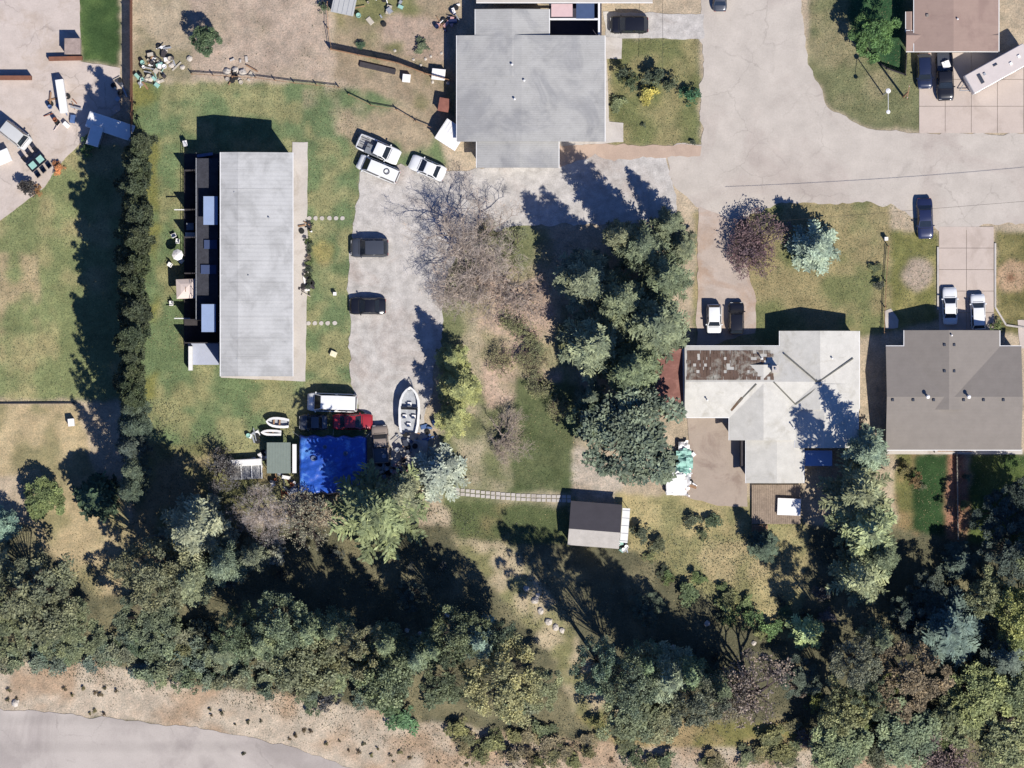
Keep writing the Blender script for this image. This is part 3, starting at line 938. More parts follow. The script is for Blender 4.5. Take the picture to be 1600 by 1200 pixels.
# west patio decks, dividers and awnings, with shade painted into their dark tones
px0 = W(288, 0)[0]; pyt = W(0, 240)[1]; pyb = W(0, 540)[1]
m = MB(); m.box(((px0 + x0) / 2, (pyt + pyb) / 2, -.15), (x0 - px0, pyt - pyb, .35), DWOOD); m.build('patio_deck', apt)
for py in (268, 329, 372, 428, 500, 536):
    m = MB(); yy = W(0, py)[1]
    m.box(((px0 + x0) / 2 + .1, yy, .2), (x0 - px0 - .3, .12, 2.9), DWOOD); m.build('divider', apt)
for py in (329, 498):
    m = MB(); a = W(276, py); m.box((a[0] + .9, a[1], 2.3), (2.0, .12, .1), PAINT_W); m.build('divider_cap', apt)
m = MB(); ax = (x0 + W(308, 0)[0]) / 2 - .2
m.box((ax, (pyt + pyb) / 2 + 1.2, 3.3), (2.7, pyt - pyb - 4, .14), mat('shade_dark_balcony_boards', (.035, .036, .045), .8, .25, 1.5, 6)); m.build('balcony_floor', apt)  # board colour darkened to stand for shade on the balcony
for py in (260, 300, 350, 400, 450, 500):
    m = MB(); m.tube((ax - 1.25, W(0, py)[1], .1), (ax - 1.25, W(0, py)[1], 3.3), .07, .07, DWOOD, 6); m.build('balcony_post', apt)
m = MB()
for z in (3.9, 4.35): m.box((ax - 1.3, (pyt + pyb) / 2 + 1.2, z), (.05, pyt - pyb - 4, .05), STEEL)
for i in range(24): m.box((ax - 1.3, pyb + 3.6 + i * .88, 3.4), (.04, .04, 1.0), STEEL)
m.build('balcony_railing', apt)
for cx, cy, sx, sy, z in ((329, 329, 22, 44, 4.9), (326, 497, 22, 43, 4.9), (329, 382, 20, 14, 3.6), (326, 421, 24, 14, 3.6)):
    m = MB(); a = W(cx, cy, z); m.box((a[0], a[1], z), (sx * S, sy * S, .08), BLUEP if z > 4 else mat('shade_blue_panel', sr(70, 84, 120), .8, .1)); m.build('awning', apt)  # awning blues paint pale covers in shade under the sky
m = MB(); a = W(318, 553, .3); m.box((a[0], a[1], .1), (48 * S, 34 * S, .5), mat('pale_blue_deck', sr(185, 190, 205), .7, .06)); m.build('corner_deck', apt)
m = MB(); a = W(298, 560, .9); m.box((a[0], a[1], .4), (.5, 3.0, .9), PAINT_W); m.build('corner_bench', apt)
local(apt)
wk = MB()
walk = tag(struct_sheet('walkway', [(457, 222), (481, 222), (480, 350), (483, 420), (479, 470), (477, 596), (345, 590), (345, 583), (455, 585)], CONC, .03, .06), kind='structure')

# middle house at the top
mid = thing('house', 'large low house with streaked grey roof and light walkway on its right', 'house', W(830, 140, 0))
x0, y1, _ = W(713, 55, 3.4); x1, y0, _ = W(945, 222, 3.4)
gable_wing(mid, (714, 55), (945, 221), 3.1, 3.75, 'y', ROOF_MID, cen=815)
gable_wing(mid, (743, 14), (858, 120), 3.2, 3.7, 'y', ROOF_MID, cen=800)
gable_wing(mid, (745, 200), (873, 262), 2.95, 3.45, 'y', ROOF_MID, cen=812)
gable_wing(mid, (744, -170), (1020, 3), 3.1, 4.2, 'x', mat('beige_roof', sr(198, 190, 178), .85, .06), wallm=WALLM)
walls_windows(mid, x0 + .45, x1 - .45, y0 + .45, y1 - .45, 3.1, (4, 3))
for px, py in ((800, 101), (819, 126), (804, 155)): roof_vent(mid, px, py, 3.55, .45, .12)
m = MB(); a = W(912, 16, 2.6); m.box((a[0] + .2, a[1], 2.45), (28 * S, 26 * S, .12), mat('blue_glass_roof', (.05, .075, .14), .3, .1)); m.build('glass_canopy', mid)
m = MB(); a = W(878, 16, 2.6); m.box((a[0], a[1], 2.5), (33 * S, 20 * S, .12), mat('pink_panel', sr(222, 190, 186), .7, .05)); m.build('awning', mid)
m = MB(); a = W(897, 30, 2.4); m.box((a[0], a[1], 2.3), (80 * S, 3 * S, .16), PAINT_W)
a = W(936, 25, 2.4); m.box((a[0], a[1] + .2, -.1), (3 * S, 62 * S, 2.6), PAINT_W); m.build('patio_wall', mid)
local(mid)
struct_sheet('courtyard_floor', [(858, -5), (940, -5), (940, 60), (858, 60)], mat('shade_dark_floor', sr(70, 68, 80), .9, .15), .02, 0)  # dark floor colour stands in for the courtyard's shade
struct_sheet('walkway', [(944, 58), (972, 60), (971, 92), (948, 92), (952, 190), (974, 192), (974, 222), (876, 228), (874, 216), (946, 214)], CONC, .02, .08)
struct_sheet('rough_drive', [(872, 226), (975, 224), (1096, 228), (1094, 244), (960, 252), (930, 240), (872, 262)], mat('reddish_gravel', sr(196, 172, 152), .95, .12, .5, 6, .2), .008, .4)

# big pale-roofed house, right of centre
wh = thing('house', 'big L-shaped house with several pale shingle gables, moss on the left wing', 'house', W(1210, 620, 0))
gable_wing(wh, (1070, 541), (1290, 652), 3.0, 4.05, 'x', ROOF_WHITE)
gable_wing(wh, (1219, 517), (1343, 640), 3.02, 4.12, 'y', ROOF_WHITE)
gable_wing(wh, (1140, 570), (1248, 688), 2.98, 4.0, 'y', ROOF_WHITE, cen=1193)
gable_wing(wh, (1243, 600), (1341, 700), 3.04, 4.08, 'y', ROOF_WHITE, cen=1288)
gable_wing(wh, (1166, 640), (1256, 755), 2.72, 3.30, 'y', ROOF_WHITE, cen=1214)
a = W(1070, 541, 3); b_ = W(1343, 752, 3)
walls_windows(wh, a[0] + .45, W(1219, 0, 3)[0] - .4, W(0, 652, 3)[1] + .45, a[1] - .45, 3.0, (4, 2))
walls_windows(wh, W(1219, 0, 3)[0] + .45, b_[0] - .45, W(0, 700, 3)[1] + .45, W(0, 517, 3)[1] - .45, 3.0, (3, 3))
# moss patch: real shingles a little proud of the north slope of the left wing
def slope_z(py): return 3.0 + 1.05 * (py - 541) / 55.5
rr = random.Random(5)
m = MB()
for i in range(26):
    for j in range(9):
        px = 1076 + i * 5.2 + rr.uniform(-1, 1); py = 550 + j * 5.1
        if rr.random() < .10 + .25 * (i > 20): continue
        z = slope_z(py)
        A = W(px, py, z + .02)
        m.add([(A[0] - .22, A[1] + .2, slope_z(py - 2.5) + .03), (A[0] + .22, A[1] + .2, slope_z(py - 2.5) + .03), (A[0] + .22, A[1] - .22, slope_z(py + 2.7) + .05), (A[0] - .22, A[1] - .22, slope_z(py + 2.7) + .05)], [(3, 2, 1, 0)], ROOF_MOSS)
o = m.build('mossy_shingles', wh); o['kind'] = 'stuff'
for A, B in (((1225, 553, 3.55), (1277, 597, 4.62)), ((1279, 597, 4.62), (1333, 560, 3.4)), ((1146, 636, 3.3), (1182, 600, 4.46)), ((1209, 597, 4.5), (1243, 632, 3.6)), ((1243, 632, 3.6), (1284, 600, 4.5))):
    strip(wh, 'valley_flashing', (A[0], A[1], 3 + (A[2] - 3) * .69), (B[0], B[1], 3 + (B[2] - 3) * .69), .16, VALLEY, .10)
strip(wh, 'moss_streak', (1142, 641, 3.1), (1160, 621, 3.5), .35, MOSS, .12)
chimney(wh, 1211, 577, 3.9)
for px, py in ((1190, 560), (1300, 560), (1240, 668), (1105, 625)): roof_vent(wh, px, py, 3.5, .6, .1)
# rusty lean-to on the left end
x0, y1, _ = W(1020, 545, 2.6); x1, y0, _ = W(1068, 652, 2.6)
m = MB(); m.prism([(x0, y0 + 1.2), (x0 + 2.6, y0 - .1), (x1 - .02, y0 - .1), (x1 - .02, y1), (x0 + .5, y1)], 2.35, 2.5, ROOF_RUST); m.build('lean_to_roof', wh)
m = MB()
for xx, yy in ((x0 + .5, y1 - .2), (x0 + .2, y0 + 1.4), (x1 - .3, y0 + .2), (x1 - .3, y1 - .2)): m.tube((xx, yy, -.2), (xx, yy, 2.35), .08, .08, WOOD, 6)
m.build('carport_post', wh)
strip(wh, 'edge_board', (1068, 545, 2.62), (1069, 650, 2.62), .22, PAINT_W, .06)
for cx, cy, sx, sy, z in ((1279, 716, 42, 24, 2.5), (1134, 655, 9, 11, 2.6)):
    m = MB(); a = W(cx, cy, z); m.box((a[0], a[1], z), (sx * S, sy * S, .1), BLUEP if sx > 20 else P_BLACK); m.build('porch_roof' if sx > 20 else 'skylight', wh)  # porch roof takes the painted skylight blue
m = MB(); a = W(1160, 708, 1.2); m.box((a[0], a[1], 0), (.5, 3.2, 2.2), DWOOD); m.build('side_screen', wh)
local(wh)

# right hand duplex
dp = thing('house', 'wide taupe-roofed duplex with rows of small dark roof vents', 'house', W(1490, 620, 0))
gable_wing(dp, (1385, 541), (1597, 703), 3.1, 4.4, 'x', ROOF_TAUPE, cen=620)
gable_wing(dp, (1414, 516), (1563, 640), 3.12, 4.55, 'y', ROOF_TAUPE, cen=1483)
a = W(1387, 545, 3); b_ = W(1597, 703, 3)
walls_windows(dp, a[0] + .45, b_[0] - .45, b_[1] + .45, a[1] - .45, 3.1, (5, 2))
for px, py in ((1476, 539), (1491, 539), (1476, 580), (1491, 580)): box_vent(dp, px, py, 4.4, P_DGREY)
for px in (1395, 1427, 1459, 1506, 1537, 1568): box_vent(dp, px, 625, 4.37, P_DGREY)
for px in (1449, 1513): roof_vent(dp, px, 620, 4.35, .75, .2)
roof_vent(dp, 1487, 524, 4.5, .3, .1)
m = MB(); a = W(1493, 700, .9); m.box((a[0], a[1] - .1, 0), (64 * S, 1.0, .9), CONC)
m.build('porch', dp)
for i in range(9):
    m = MB(); a = W(1468 + i * 6, 700, 1); m.box((a[0], a[1] - .05, .9), (.42, .8, .05), WOOD); m.build('porch_board', dp)
m = MB(); a = W(1493, 703.5, 3); 
m.box((W(1385, 0, 0)[0] + 8.4, W(0, 701)[1] - .35, -.1), (17.2, .7, .16), CONC); m.build('foundation_walk', dp)
for k, px in enumerate((1452, 1534)):
    m = MB(); a = W(px, 520, 1); m.box((a[0], W(0, 518, 3.1)[1] - .43, 0), (2.6, .06, 2.2), PAINT_W); m.build('garage_door', dp)
local(dp)

# brown house top right
bh = thing('house', 'brown-roofed house with hipped corner, cars parked below it', 'house', W(1490, 20, 0))
gable_wing(bh, (1429, -120), (1561, 80), 3.1, 3.9, 'y', ROOF_BROWN, cen=1490)
gable_wing(bh, (1416, 48), (1560, 80), 2.9, 3.25, 'x', ROOF_BROWN, cen=55)
gable_wing(bh, (1416, 18), (1428, 50), 2.7, 2.9, 'y', ROOF_BROWN, cen=1423)
roof_vent(bh, 1496, 30, 3.8, .3, .1); box_vent(bh, 1449, 24, 3.4, ROOF_TAUPE)
for px in (1448, 1478, 1530):
    m = MB(); a = W(px, 80, 3); m.box((a[0], a[1] + .43, 0), (1.9, .06, 2.2), PAINT_W); m.build('garage_door', bh)
local(bh)

# garden shed
sh = thing('garden_shed', 'small gabled shed, dark charcoal north slope and sunlit-pale south slope', 'shed', W(929, 819, 0), 0)
sh.rotation_euler = (0, 0, math.radians(-4.5))
m = MB(); hw_ = 40 * S
def ext(prof, mt, a, b, nm):
    q = MB(); q.extr(prof, a, b, 'x', mt); return q.build(nm, sh)
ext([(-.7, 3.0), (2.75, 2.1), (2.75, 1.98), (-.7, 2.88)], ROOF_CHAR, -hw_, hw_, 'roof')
ext([(-2.75, 2.3), (-.704, 3.0), (-.704, 2.88), (-2.75, 2.18)], mat('sunlit_shed_shingles', sr(190, 184, 176), .9, .12, .8, 6), -hw_, hw_, 'roof')  # same roof, coloured paler on the slope facing the sun
ext([(-2.5, -.2), (2.45, -.2), (2.45, 2.02), (-.7, 2.85), (-2.5, 2.2)], WALLW, -hw_ + .25, hw_ - .25, 'wall')
add_window(sh, (hw_ - .25, .3, 1.0), 1.0, 1.9, (1, 0), door=True); add_window(sh, (-hw_ + .25, 0, 1.6), 1.0, .8, (-1, 0))
m = MB(); m.box((hw_ + .55, .2, 1.7), (.95, 4.3, .1), PAINT_W, 0)
m.build('awning', sh)
for q in range(5):
    m = MB(); m.box((hw_ + .55, -1.75 + q * .95, 1.8), (1.0, .05, .05), STEEL); m.build('awning_rib', sh)
m = MB(); [m.tube((hw_ + .95, yy, -.1), (hw_ + .95, yy, 1.7), .04, .04, STEEL, 6) for yy in (-1.8, 2.1)]; m.build('awning_post', sh)
# small white shed beside the middle house, and brown box
s2 = thing('storage_shed', 'small white metal shed tucked against the grey-roofed house', 'shed', W(705, 212, 0), math.radians(-33))
m = MB(); m.extr([(-1.45, 1.9), (0, 2.25), (1.45, 1.9), (1.45, 1.84), (0, 2.19), (-1.45, 1.84)], -1.5, 1.5, 'x', PLASTIC); ro = m.build('roof', s2)
for i in range(7):
    for s in (-1, 1):
        m = MB(); xx = -1.4 + i * .46
        m.extr([(0, 2.255), (s * 1.45, 1.905), (s * 1.45, 1.935), (0, 2.285)], xx, xx + .06, 'x', PLASTIC); m.build('roof_rib', ro)
m = MB(); m.box((0, 0, -.2), (2.8, 2.7, 2.1), WALLW); m.build('wall', s2)
m = MB(); m.box((0, -1.37, 0), (1.2, .05, 1.8), PLASTIC); m.build('door', s2)
s3 = thing('garden_cupboard', 'small brown cupboard beside the white metal shed', 'cupboard', W(694, 165, 0), math.radians(-10))
m = MB(); m.box((0, 0, -.1), (1.2, 1.5, 1.3), WOOD); m.build('body', s3)
m = MB(); m.box((0, 0, 1.2), (1.35, 1.7, .08), mat('brown_lid', sr(150, 100, 86), .8, .2)); m.build('lid', s3)
s4 = thing('storage_shed', 'grey flat shed in the dirt yard at the top edge', 'shed', W(538, 10, 0), math.radians(-12))
m = MB(); m.box((0, 0, -.1), (2.6, 2.0, 1.9), WALLM); m.build('wall', s4)
m = MB(); m.box((0, 0, 1.8), (2.9, 2.3, .1), mat('pale_sheet_roof', sr(190, 190, 186), .7, .08), 0, .97); m.build('roof', s4)
for q in range(5):
    m = MB(); m.box((-1.2 + q * .6, 0, 1.9), (.06, 2.2, .03), STEEL); m.build('roof_rib', s4)

# blue tarpaulin shelter with its frame
tp = thing('tarpaulin_shelter', 'big bright blue tarpaulin shelter in the junk yard below the red car', 'shelter', W(521, 726, 0))
nx_, ny_ = 44, 38
rr = np.random.RandomState(3)
TARP = mat('blue_tarpaulin', (.018, .075, .36), .38, .25, 1.2, 5, .3, c2=(.10, .25, .58), c2pos=.58, c2scale=.55, stains=.3)
vs = []; fs = []
for i in range(nx_):
    for j in range(ny_):
        u = i / (nx_ - 1) * 2 - 1; v = j / (ny_ - 1) * 2 - 1
        X = u * 53 * S; Y = v * 45 * S
        z = 2.2 - .5 * abs(u) ** 1.3 - .05 * abs(v)
        z += (float(VNA.fbm(np.array(X * 1.0), np.array(Y * 1.0), 1.1, 4)) - .5) * .40 + .05 * math.sin(9 * u) * (1 - abs(v)) + .035 * math.sin(17 * (u * .8 + v * .6) + 3 * u) + .03 * math.sin(23 * (v - .4 * u))
        if abs(u) > .96: z -= .8 * (abs(u) - .96) / .04
        if abs(v) > .96: z -= .5 * (abs(v) - .96) / .04
        k = 1 - .03 * (abs(v) > .9) * math.sin(u * 14)
        vs.append((X, Y * k - X * .02, z))
for i in range(nx_ - 1):
    for j in range(ny_ - 1):
        fs.append((i * ny_ + j, (i + 1) * ny_ + j, (i + 1) * ny_ + j + 1, i * ny_ + j + 1))
m = MB(); m.add(vs, fs, TARP); cov = m.build('cover', tp, smooth=True)
sm = cov.modifiers.new('thickness', 'SOLIDIFY'); sm.thickness = .015
for u in (-1, 0, 1):
    for v in (-1, 0, 1):
        m = MB(); h_ = 2.2 if u == 0 else 1.55
        m.tube((u * 50 * S, v * 42 * S, -.2), (u * 50 * S, v * 42 * S, h_ - .25), .05, .05, STEEL, 8); m.build('pole', tp)
m = MB()
for py in (-1, 1): m.tube((-50 * S, py * 42 * S, 1.3), (50 * S, py * 42 * S, 1.3), .035, .035, STEEL, 6)
m.build('rail', tp)

for (a_, b_, c_, d_) in ((-52, -44, -66, -52), (52, -44, 66, -50), (-52, 44, -64, 52), (52, 44, 62, 54), (0, 45, 0, 56)):
    m = MB(); m.tube((a_ * S, b_ * S, 1.2), (c_ * S, d_ * S, 0), .02, .02, PLASTIC, 4); m.build('guy_rope', tp)
for (a_, b_, r_) in ((-30, 10, .35), (20, 18, .3), (5, -22, .35), (34, -12, .28), (-12, 28, .25)):
    m = MB(); m.lathe((a_ * S, b_ * S, 2.22 - .5 * abs(a_ / 53) ** 1.3), [(r_, 0), (r_ * .95, .16), (r_ * .5, .18), (r_ * .45, .06)], mat('pale_tyre', (.09, .12, .2), .7, .2), 12); m.build('weight', tp)
gs = thing('lean_to_shelter', 'grey-green flat canopy standing left of the blue tarpaulin', 'shelter', W(437, 715, 0))
m = MB(); m.box((0, 0, 1.95), (37 * S, 48 * S, .08), mat('grey_green_sheet', sr(126, 138, 128), .7, .08)); m.build('roof', gs)
for q in range(9):
    m = MB(); m.box((-1.4 + q * .35, 0, 2.03), (.05, 46 * S, .025), mat('grey_green_rib', sr(140, 150, 140), .7, .08)); m.build('roof_rib', gs)
for a_, c_ in ((-1, -1), (-1, 1), (1, -1), (1, 1)):
    m = MB(); m.tube((a_ * 1.35, c_ * 1.8, -.2), (a_ * 1.35, c_ * 1.8, 1.95), .05, .05, WOOD, 6); m.build('post', gs)
m = MB(); m.box((24 * S, -.1, 0), (.5, 3.6, 1.5), PAINT_W); m.build('side_panel', gs)

# ------------------------------------------------------------------ vehicles
vehicle('parked_suv', 'suv', 577, 387, 59, 29, 180, P_DGREY, 'dark grey suv, upper of the two parked nose-in by the long building', 'suv')
vehicle('parked_car', 'sedan', 574, 478, 57, 26, 180, P_BLACK, 'black car, lower of the two parked by the long building', roofm=None)
vehicle('parked_suv', 'suv', 983, 38, 60, 27, 180, P_BLACK, 'black suv parked on the drive beside the grey-roofed house', 'suv')
vehicle('parked_car', 'sedan', 1446, 341, 63, 25, -88, P_NAVY, 'dark blue car parked alone at the street edge above the two-lane driveway')
vehicle('parked_car', 'sedan', 1485, 478, 58, 23, 91, P_WHITE, 'white car, left of two on the driveway of the taupe duplex')
vehicle('parked_suv', 'suv', 1529, 487, 56, 23, 92, P_WHITE, 'white suv with grey windows, right of two on the duplex driveway', 'suv')
vehicle('parked_suv', 'suv', 1445, 111, 54, 24, -88, P_NAVYB, 'deep navy suv parked beside the black pickup', 'suv')
pk = vehicle('pickup_truck', 'pickup', 1477, 118, 77, 27, -88, P_BLACK, 'black pickup with a white load in its bed below the brown house', 'pickup')
vehicle('parked_car', 'suv', 1116, 498, 46, 23, -90, P_WHITE, 'small white car parked in the narrow driveway by the big conifers')
vehicle('parked_car', 'suv', 1151, 497, 50, 24, 90, P_BLACK, 'dark car parked right of the small white one, by the pale-roofed house')
vehicle('pickup_truck', 'pickup', 591, 233, 70, 26, -24, P_WHITE, 'white utility pickup with ladder bars and grey box, upper of the white pair', 'pickup', bed=mat('grey_bed', (.22, .22, .22), .7))
vehicle('parked_van', 'van', 591, 264, 68, 25, 157, P_WHITE, 'white van with coils on its rear roof, lower of the white pair', 'van')
vehicle('parked_car', 'sedan', 668, 262, 58, 25, 157, P_WHITE, 'white car parked by itself right of the white pair')
vehicle('parked_van', 'van', 519, 629, 78, 29, 178, P_WHITE, 'white van parked above the red car in the junk yard', 'van')
vehicle('parked_car', 'sedan', 551, 659, 62, 25, 0, P_RED, 'old red car parked against the blue tarpaulin')
vehicle('parked_car', 'sedan', 489, 660, 44, 24, 180, P_DGREY, 'dark green-grey car with pale window reflections left of the red car')
vehicle('old_truck', 'pickup', 594, 694, 60, 26, 93, paint('tan_paint', (.2, .16, .13), .6, 0, 0), 'tan junk truck standing right of the blue tarpaulin', 'truck')
vehicle('parked_car', 'sedan', 1125, -8, 50, 22, 90, P_DGREY, 'dark car at the very top edge beside the street')

def load_on(name, label, cat, px, py, z, pieces, rz=0.0, group=None):
    a = W(px, py, z)
    t = thing(name, label, cat, (a[0], a[1], z), math.radians(rz), group)
    for nm, c, s, mt in pieces:
        m = MB(); m.box(c, s, mt, 0, .96); m.build(nm, t, bevel=.02)
    return t
load_on('tool_box', 'grey mesh box on the bed of the upper white pickup', 'box', 584, 236, .62, [('body', (0, 0, 0), (2.1, 1.2, .55), STEEL), ('lid', (0, 0, .55), (2.15, 1.25, .05), mat('grey_lid', (.14, .15, .16), .6))], -24)
load_on('ladder', 'pair of dark rails lying on the upper white pickup', 'ladder', 573, 224, 1.2, [('rail', (-.1, .25, 0), (1.4, .08, .08), DWOOD), ('rail', (-.1, -.3, 0), (1.4, .08, .08), DWOOD)], -24)
load_on('load_sack', 'white sack in the bed of the black pickup', 'sack', 1478, 101, .62, [('bag', (0, 0, 0), (1.0, .9, .35), PLASTIC), ('tie', (.1, .3, .35), (.5, .3, .15), PLASTIC)], 20)
def coil(label, px, py, z, r, mt, name='hose_coil'):
    m = MB()
    for k in range(3):
        pts = [(r * (1 - .12 * k) * math.cos(a), r * (1 - .12 * k) * math.sin(a), .04 + .05 * k) for a in [i * math.pi / 6 for i in range(12)]]
        for i in range(12): m.tube(pts[i], pts[(i + 1) % 12], .025, .025, mt, 4, False)
    o = m.build(name, None, W(px, py, z)); return tag(o, label, 'hose')
coil('dark hose coil on the lower white van near its rear end', 604, 268, 2.07, .38, DWOOD)

# travel trailer
rv = thing('travel_trailer', 'long white travel trailer parked askew on the concrete pad', 'trailer', W(1556, 110, 0), math.radians(29))
L_, w_ = 104 * S, 33 * S
m = MB(); m.box((0, 0, .55), (L_, w_, 2.35), PAINT_W); m.build('body', rv, bevel=.12)
m = MB()
m.box((0, 0, 2.9), (L_ * .985, w_ * .95, .06), mat('trailer_roof', sr(216, 204, 196), .6, .05)); m.build('roof', rv, bevel=.03)
for x_, y_, sx, sy, mt in ((-2.6, -.05, .45, 1.2, P_DGREY), (-1.9, .25, .3, .3, STEEL), (-.2, .6, .55, .2, P_DGREY), (1.6, -.2, .35, .35, PLASTIC), (2.9, .1, .35, .35, PLASTIC)):
    m = MB(); m.box((x_, y_, 2.96), (sx, sy, .16), mt); m.build('roof_hatch', rv)
for s in (-1, 1):
    for xx in (-.3, .7):
        m = MB(); m.tube((xx, s * (w_ / 2 - .25), .35), (xx, s * (w_ / 2 + .01), .35), .35, .35, RUBBER, 14); q = m.build('wheel', rv)
        m = MB(); m.tube((xx, s * (w_ / 2 + .0), .35), (xx, s * (w_ / 2 + .04), .35), .18, .18, CHROME, 10); m.build('rim', q)
for xx in (-2.6, 0, 2.4):
    m = MB(); m.box((xx, -w_ / 2 - .015, 1.5), (1.0, .05, .7), GLASS); m.build('window', rv)
m = MB(); m.box((1.3, -w_ / 2 - .02, .6), (.75, .05, 1.9), WALLM); m.build('door', rv)
m = MB(); m.tube((-L_ / 2, .6, .5), (-L_ / 2 - 1.1, 0, .5), .05, .05, STEEL); m.tube((-L_ / 2, -.6, .5), (-L_ / 2 - 1.1, 0, .5), .05, .05, STEEL); m.build('hitch', rv)

def boat(name, label, px, py, lpx, wpx, heading, trailer=True, open_=True):
    t = thing(name, label, 'boat', W(px, py, 0), math.radians(heading))
    L = lpx * S; w = wpx * S / 2
    st = [(-.5, .80, .35), (-.3, .95, .30), (0, 1.0, .28), (.2, .92, .30), (.34, .70, .38), (.43, .42, .52), (.5, .05, .75)]
    z0 = .55 if trailer else 0.02
    hm = MB(); vs = []; fs = []
    for u, k, kz in st:
        W_ = w * k
        vs += [(u * L, -W_, z0 + .85), (u * L, -W_ * .75, z0 + .35), (u * L, 0, z0 + kz - .28), (u * L, W_ * .75, z0 + .35), (u * L, W_, z0 + .85)]
    for i in range(len(st) - 1):
        for j in range(4):
            fs.append((i * 5 + j, i * 5 + j + 1, (i + 1) * 5 + j + 1, (i + 1) * 5 + j))
    fs.append((4, 3, 2, 1, 0))
    hm.add(vs, fs, PAINT_W); hm.build('hull', t)
    g = MB()
    for s in (-1, 1):
        for i in range(len(st) - 1):
            a = st[i]; b_ = st[i + 1]
            A = (a[0] * L, s * w * a[1]); B = (b_[0] * L, s * w * b_[1])
            ai = (a[0] * L, s * max(0, w * a[1] - .3)); bi = (b_[0] * L, s * max(0, w * b_[1] - .3))
            z = z0 + .86
            vs = [(*A, z), (*B, z), (*bi, z + .03), (*ai, z + .03), (*A, z - .06), (*B, z - .06), (*bi, z - .06), (*ai, z - .06)]
            g.add(vs, [(0, 1, 2, 3), (7, 6, 5, 4), (0, 4, 5, 1), (1, 5, 6, 2), (2, 6, 7, 3), (3, 7, 4, 0)], PAINT_W)
    g.build('gunwale', t)
    f = MB(); f.prism([(-.49 * L, -w * .75), (.2 * L, -w * .85), (.42 * L, -w * .35), (.42 * L, w * .35), (.2 * L, w * .85), (-.49 * L, w * .75)], z0 + .38, z0 + .42, mat('boat_floor', (.32, .33, .34), .7)); f.build('floor', t)
    if open_:
        for xx, yy in ((-.15, -.3), (-.15, .3), (-.33, 0), (.12, 0)):
            s_ = MB(); s_.box((xx * L, yy * w * 1.4, z0 + .42), (.5, .5, .3), PLASTIC); s_.box((xx * L - .24, yy * w * 1.4, z0 + .72), (.1, .5, .4), mat('grey_vinyl', (.2, .21, .22), .6)); s_.build('seat', t, bevel=.03)
        s_ = MB(); s_.box((.03 * L, 0, z0 + .42), (.35, w * 1.5, .55), P_DGREY); s_.build('console', t)
        s_ = MB(); s_.add([(.06 * L, -w * .8, z0 + .9), (.06 * L, w * .8, z0 + .9), (.0 * L, w * .7, z0 + 1.3), (.0 * L, -w * .7, z0 + 1.3)], [(0, 1, 2, 3)], GLASS); s_.build('windshield', t)
        s_ = MB(); s_.box((-.53 * L, 0, z0 + .2), (.4, .35, .9), P_BLACK); s_.box((-.55 * L, 0, z0 - .3), (.14, .1, .5), P_BLACK); s_.build('outboard_motor', t, bevel=.05)
    else:
        s_ = MB(); s_.box((-.1 * L, 0, z0 + .7), (.2, w * 1.6, .05), WOOD); s_.box((.15 * L, 0, z0 + .7), (.2, w * 1.5, .05), WOOD); s_.build('thwart', t)
    if trailer:
        f = MB(); 
        for s in (-1, 1): f.tube((-.5 * L, s * w * .6, .42), (.35 * L, s * w * .5, .42), .05, .05, STEEL); f.tube((.35 * L, s * w * .5, .42), (.66 * L, 0, .42), .05, .05, STEEL)
        f.build('trailer_frame', t)
        for s in (-1, 1):
            f = MB(); f.tube((-.15 * L, s * w * .9, .3), (-.15 * L, s * (w * .9 + .2), .3), .3, .3, RUBBER, 14); f.build('wheel', t)
    return t
boat('motor_boat', 'white open motorboat on its trailer, bow up beside the gravel yard', 640, 640, 72, 34, 88)
boat('small_boat', 'upturned-looking small white dinghy left of the white van', 434, 660, 36, 17, 175, False, False)
boat('small_boat', 'narrow white canoe just below the white dinghy', 424, 676, 32, 10, 178, False, False)
vehicle('parked_van', 'van', 24, 211, 50, 25, -38, paint('pale_grey_paint', (.42, .42, .40), .4, 0, .2), 'pale grey van parked slantwise on the concrete at far left', 'van')

ut = thing('utility_trailer', 'long white trailer at the left end of the junk yard', 'trailer', W(385, 733, 0), math.radians(3))
m = MB(); m.box((0, -.3, .5), (4.0, 1.9, .12), mat('grey_bed', (.22, .22, .22), .7)); m.build('deck', ut)
m = MB(); m.box((0, .85, .6), (4.2, .9, .5), PAINT_W, 0, .9); m.build('cover', ut, bevel=.08)
for xx in (-1.9, -.6, .7, 1.95):
    m = MB(); m.box((xx, -.3, .62), (.12, 1.9, .35), PAINT_W); m.build('rail', ut)
for s in (-1.35, .95):
    m = MB(); m.tube((0, s, .32), (0, s + .2, .32), .32, .32, RUBBER, 14); m.build('wheel', ut)

# ------------------------------------------------------------------ fences, poles, cables, lamps
def fence(name, label, pts, h, mt, boards=True, pitch=.16, group=None, postmt=None):
    P = [Vector(W(x, y, 0)) for x, y in pts]
    t = thing(name, label, 'fence', tuple(P[0]), 0, group)
    o0 = P[0]
    bd = MB()
    for i in range(len(P) - 1):
        a, b_ = P[i] - o0, P[i + 1] - o0
        d = b_ - a; L = d.length; rz = math.atan2(d.y, d.x)
        n = max(1, int(L / 2.4))
        for k in range(n + 1):
            if i and k == 0: continue
            q = a + d * (k / n)
            m = MB(); m.box((q.x, q.y, -.3), (.1, .1, h + .35), postmt or mt, rz); m.build('post', t)
        if boards:
            nb = int(L / pitch)
            for k in range(nb):
                q = a + d * ((k + .5) / nb)
                nn = Vector((-d.y, d.x, 0)).normalized() * (.07 if k % 2 else .05)
                bd.box((q.x + nn.x, q.y + nn.y, -.1), (pitch * .86, .025, h - .05 + (k * 7 % 5) * .01), mt, rz)
        for z in (.4, h - .3):
            q = (a + b_) / 2; bd.box((q.x, q.y, z), (L, .045, .09), mt, rz)
    o = bd.build('boards', t); o['kind'] = 'stuff'
    return t
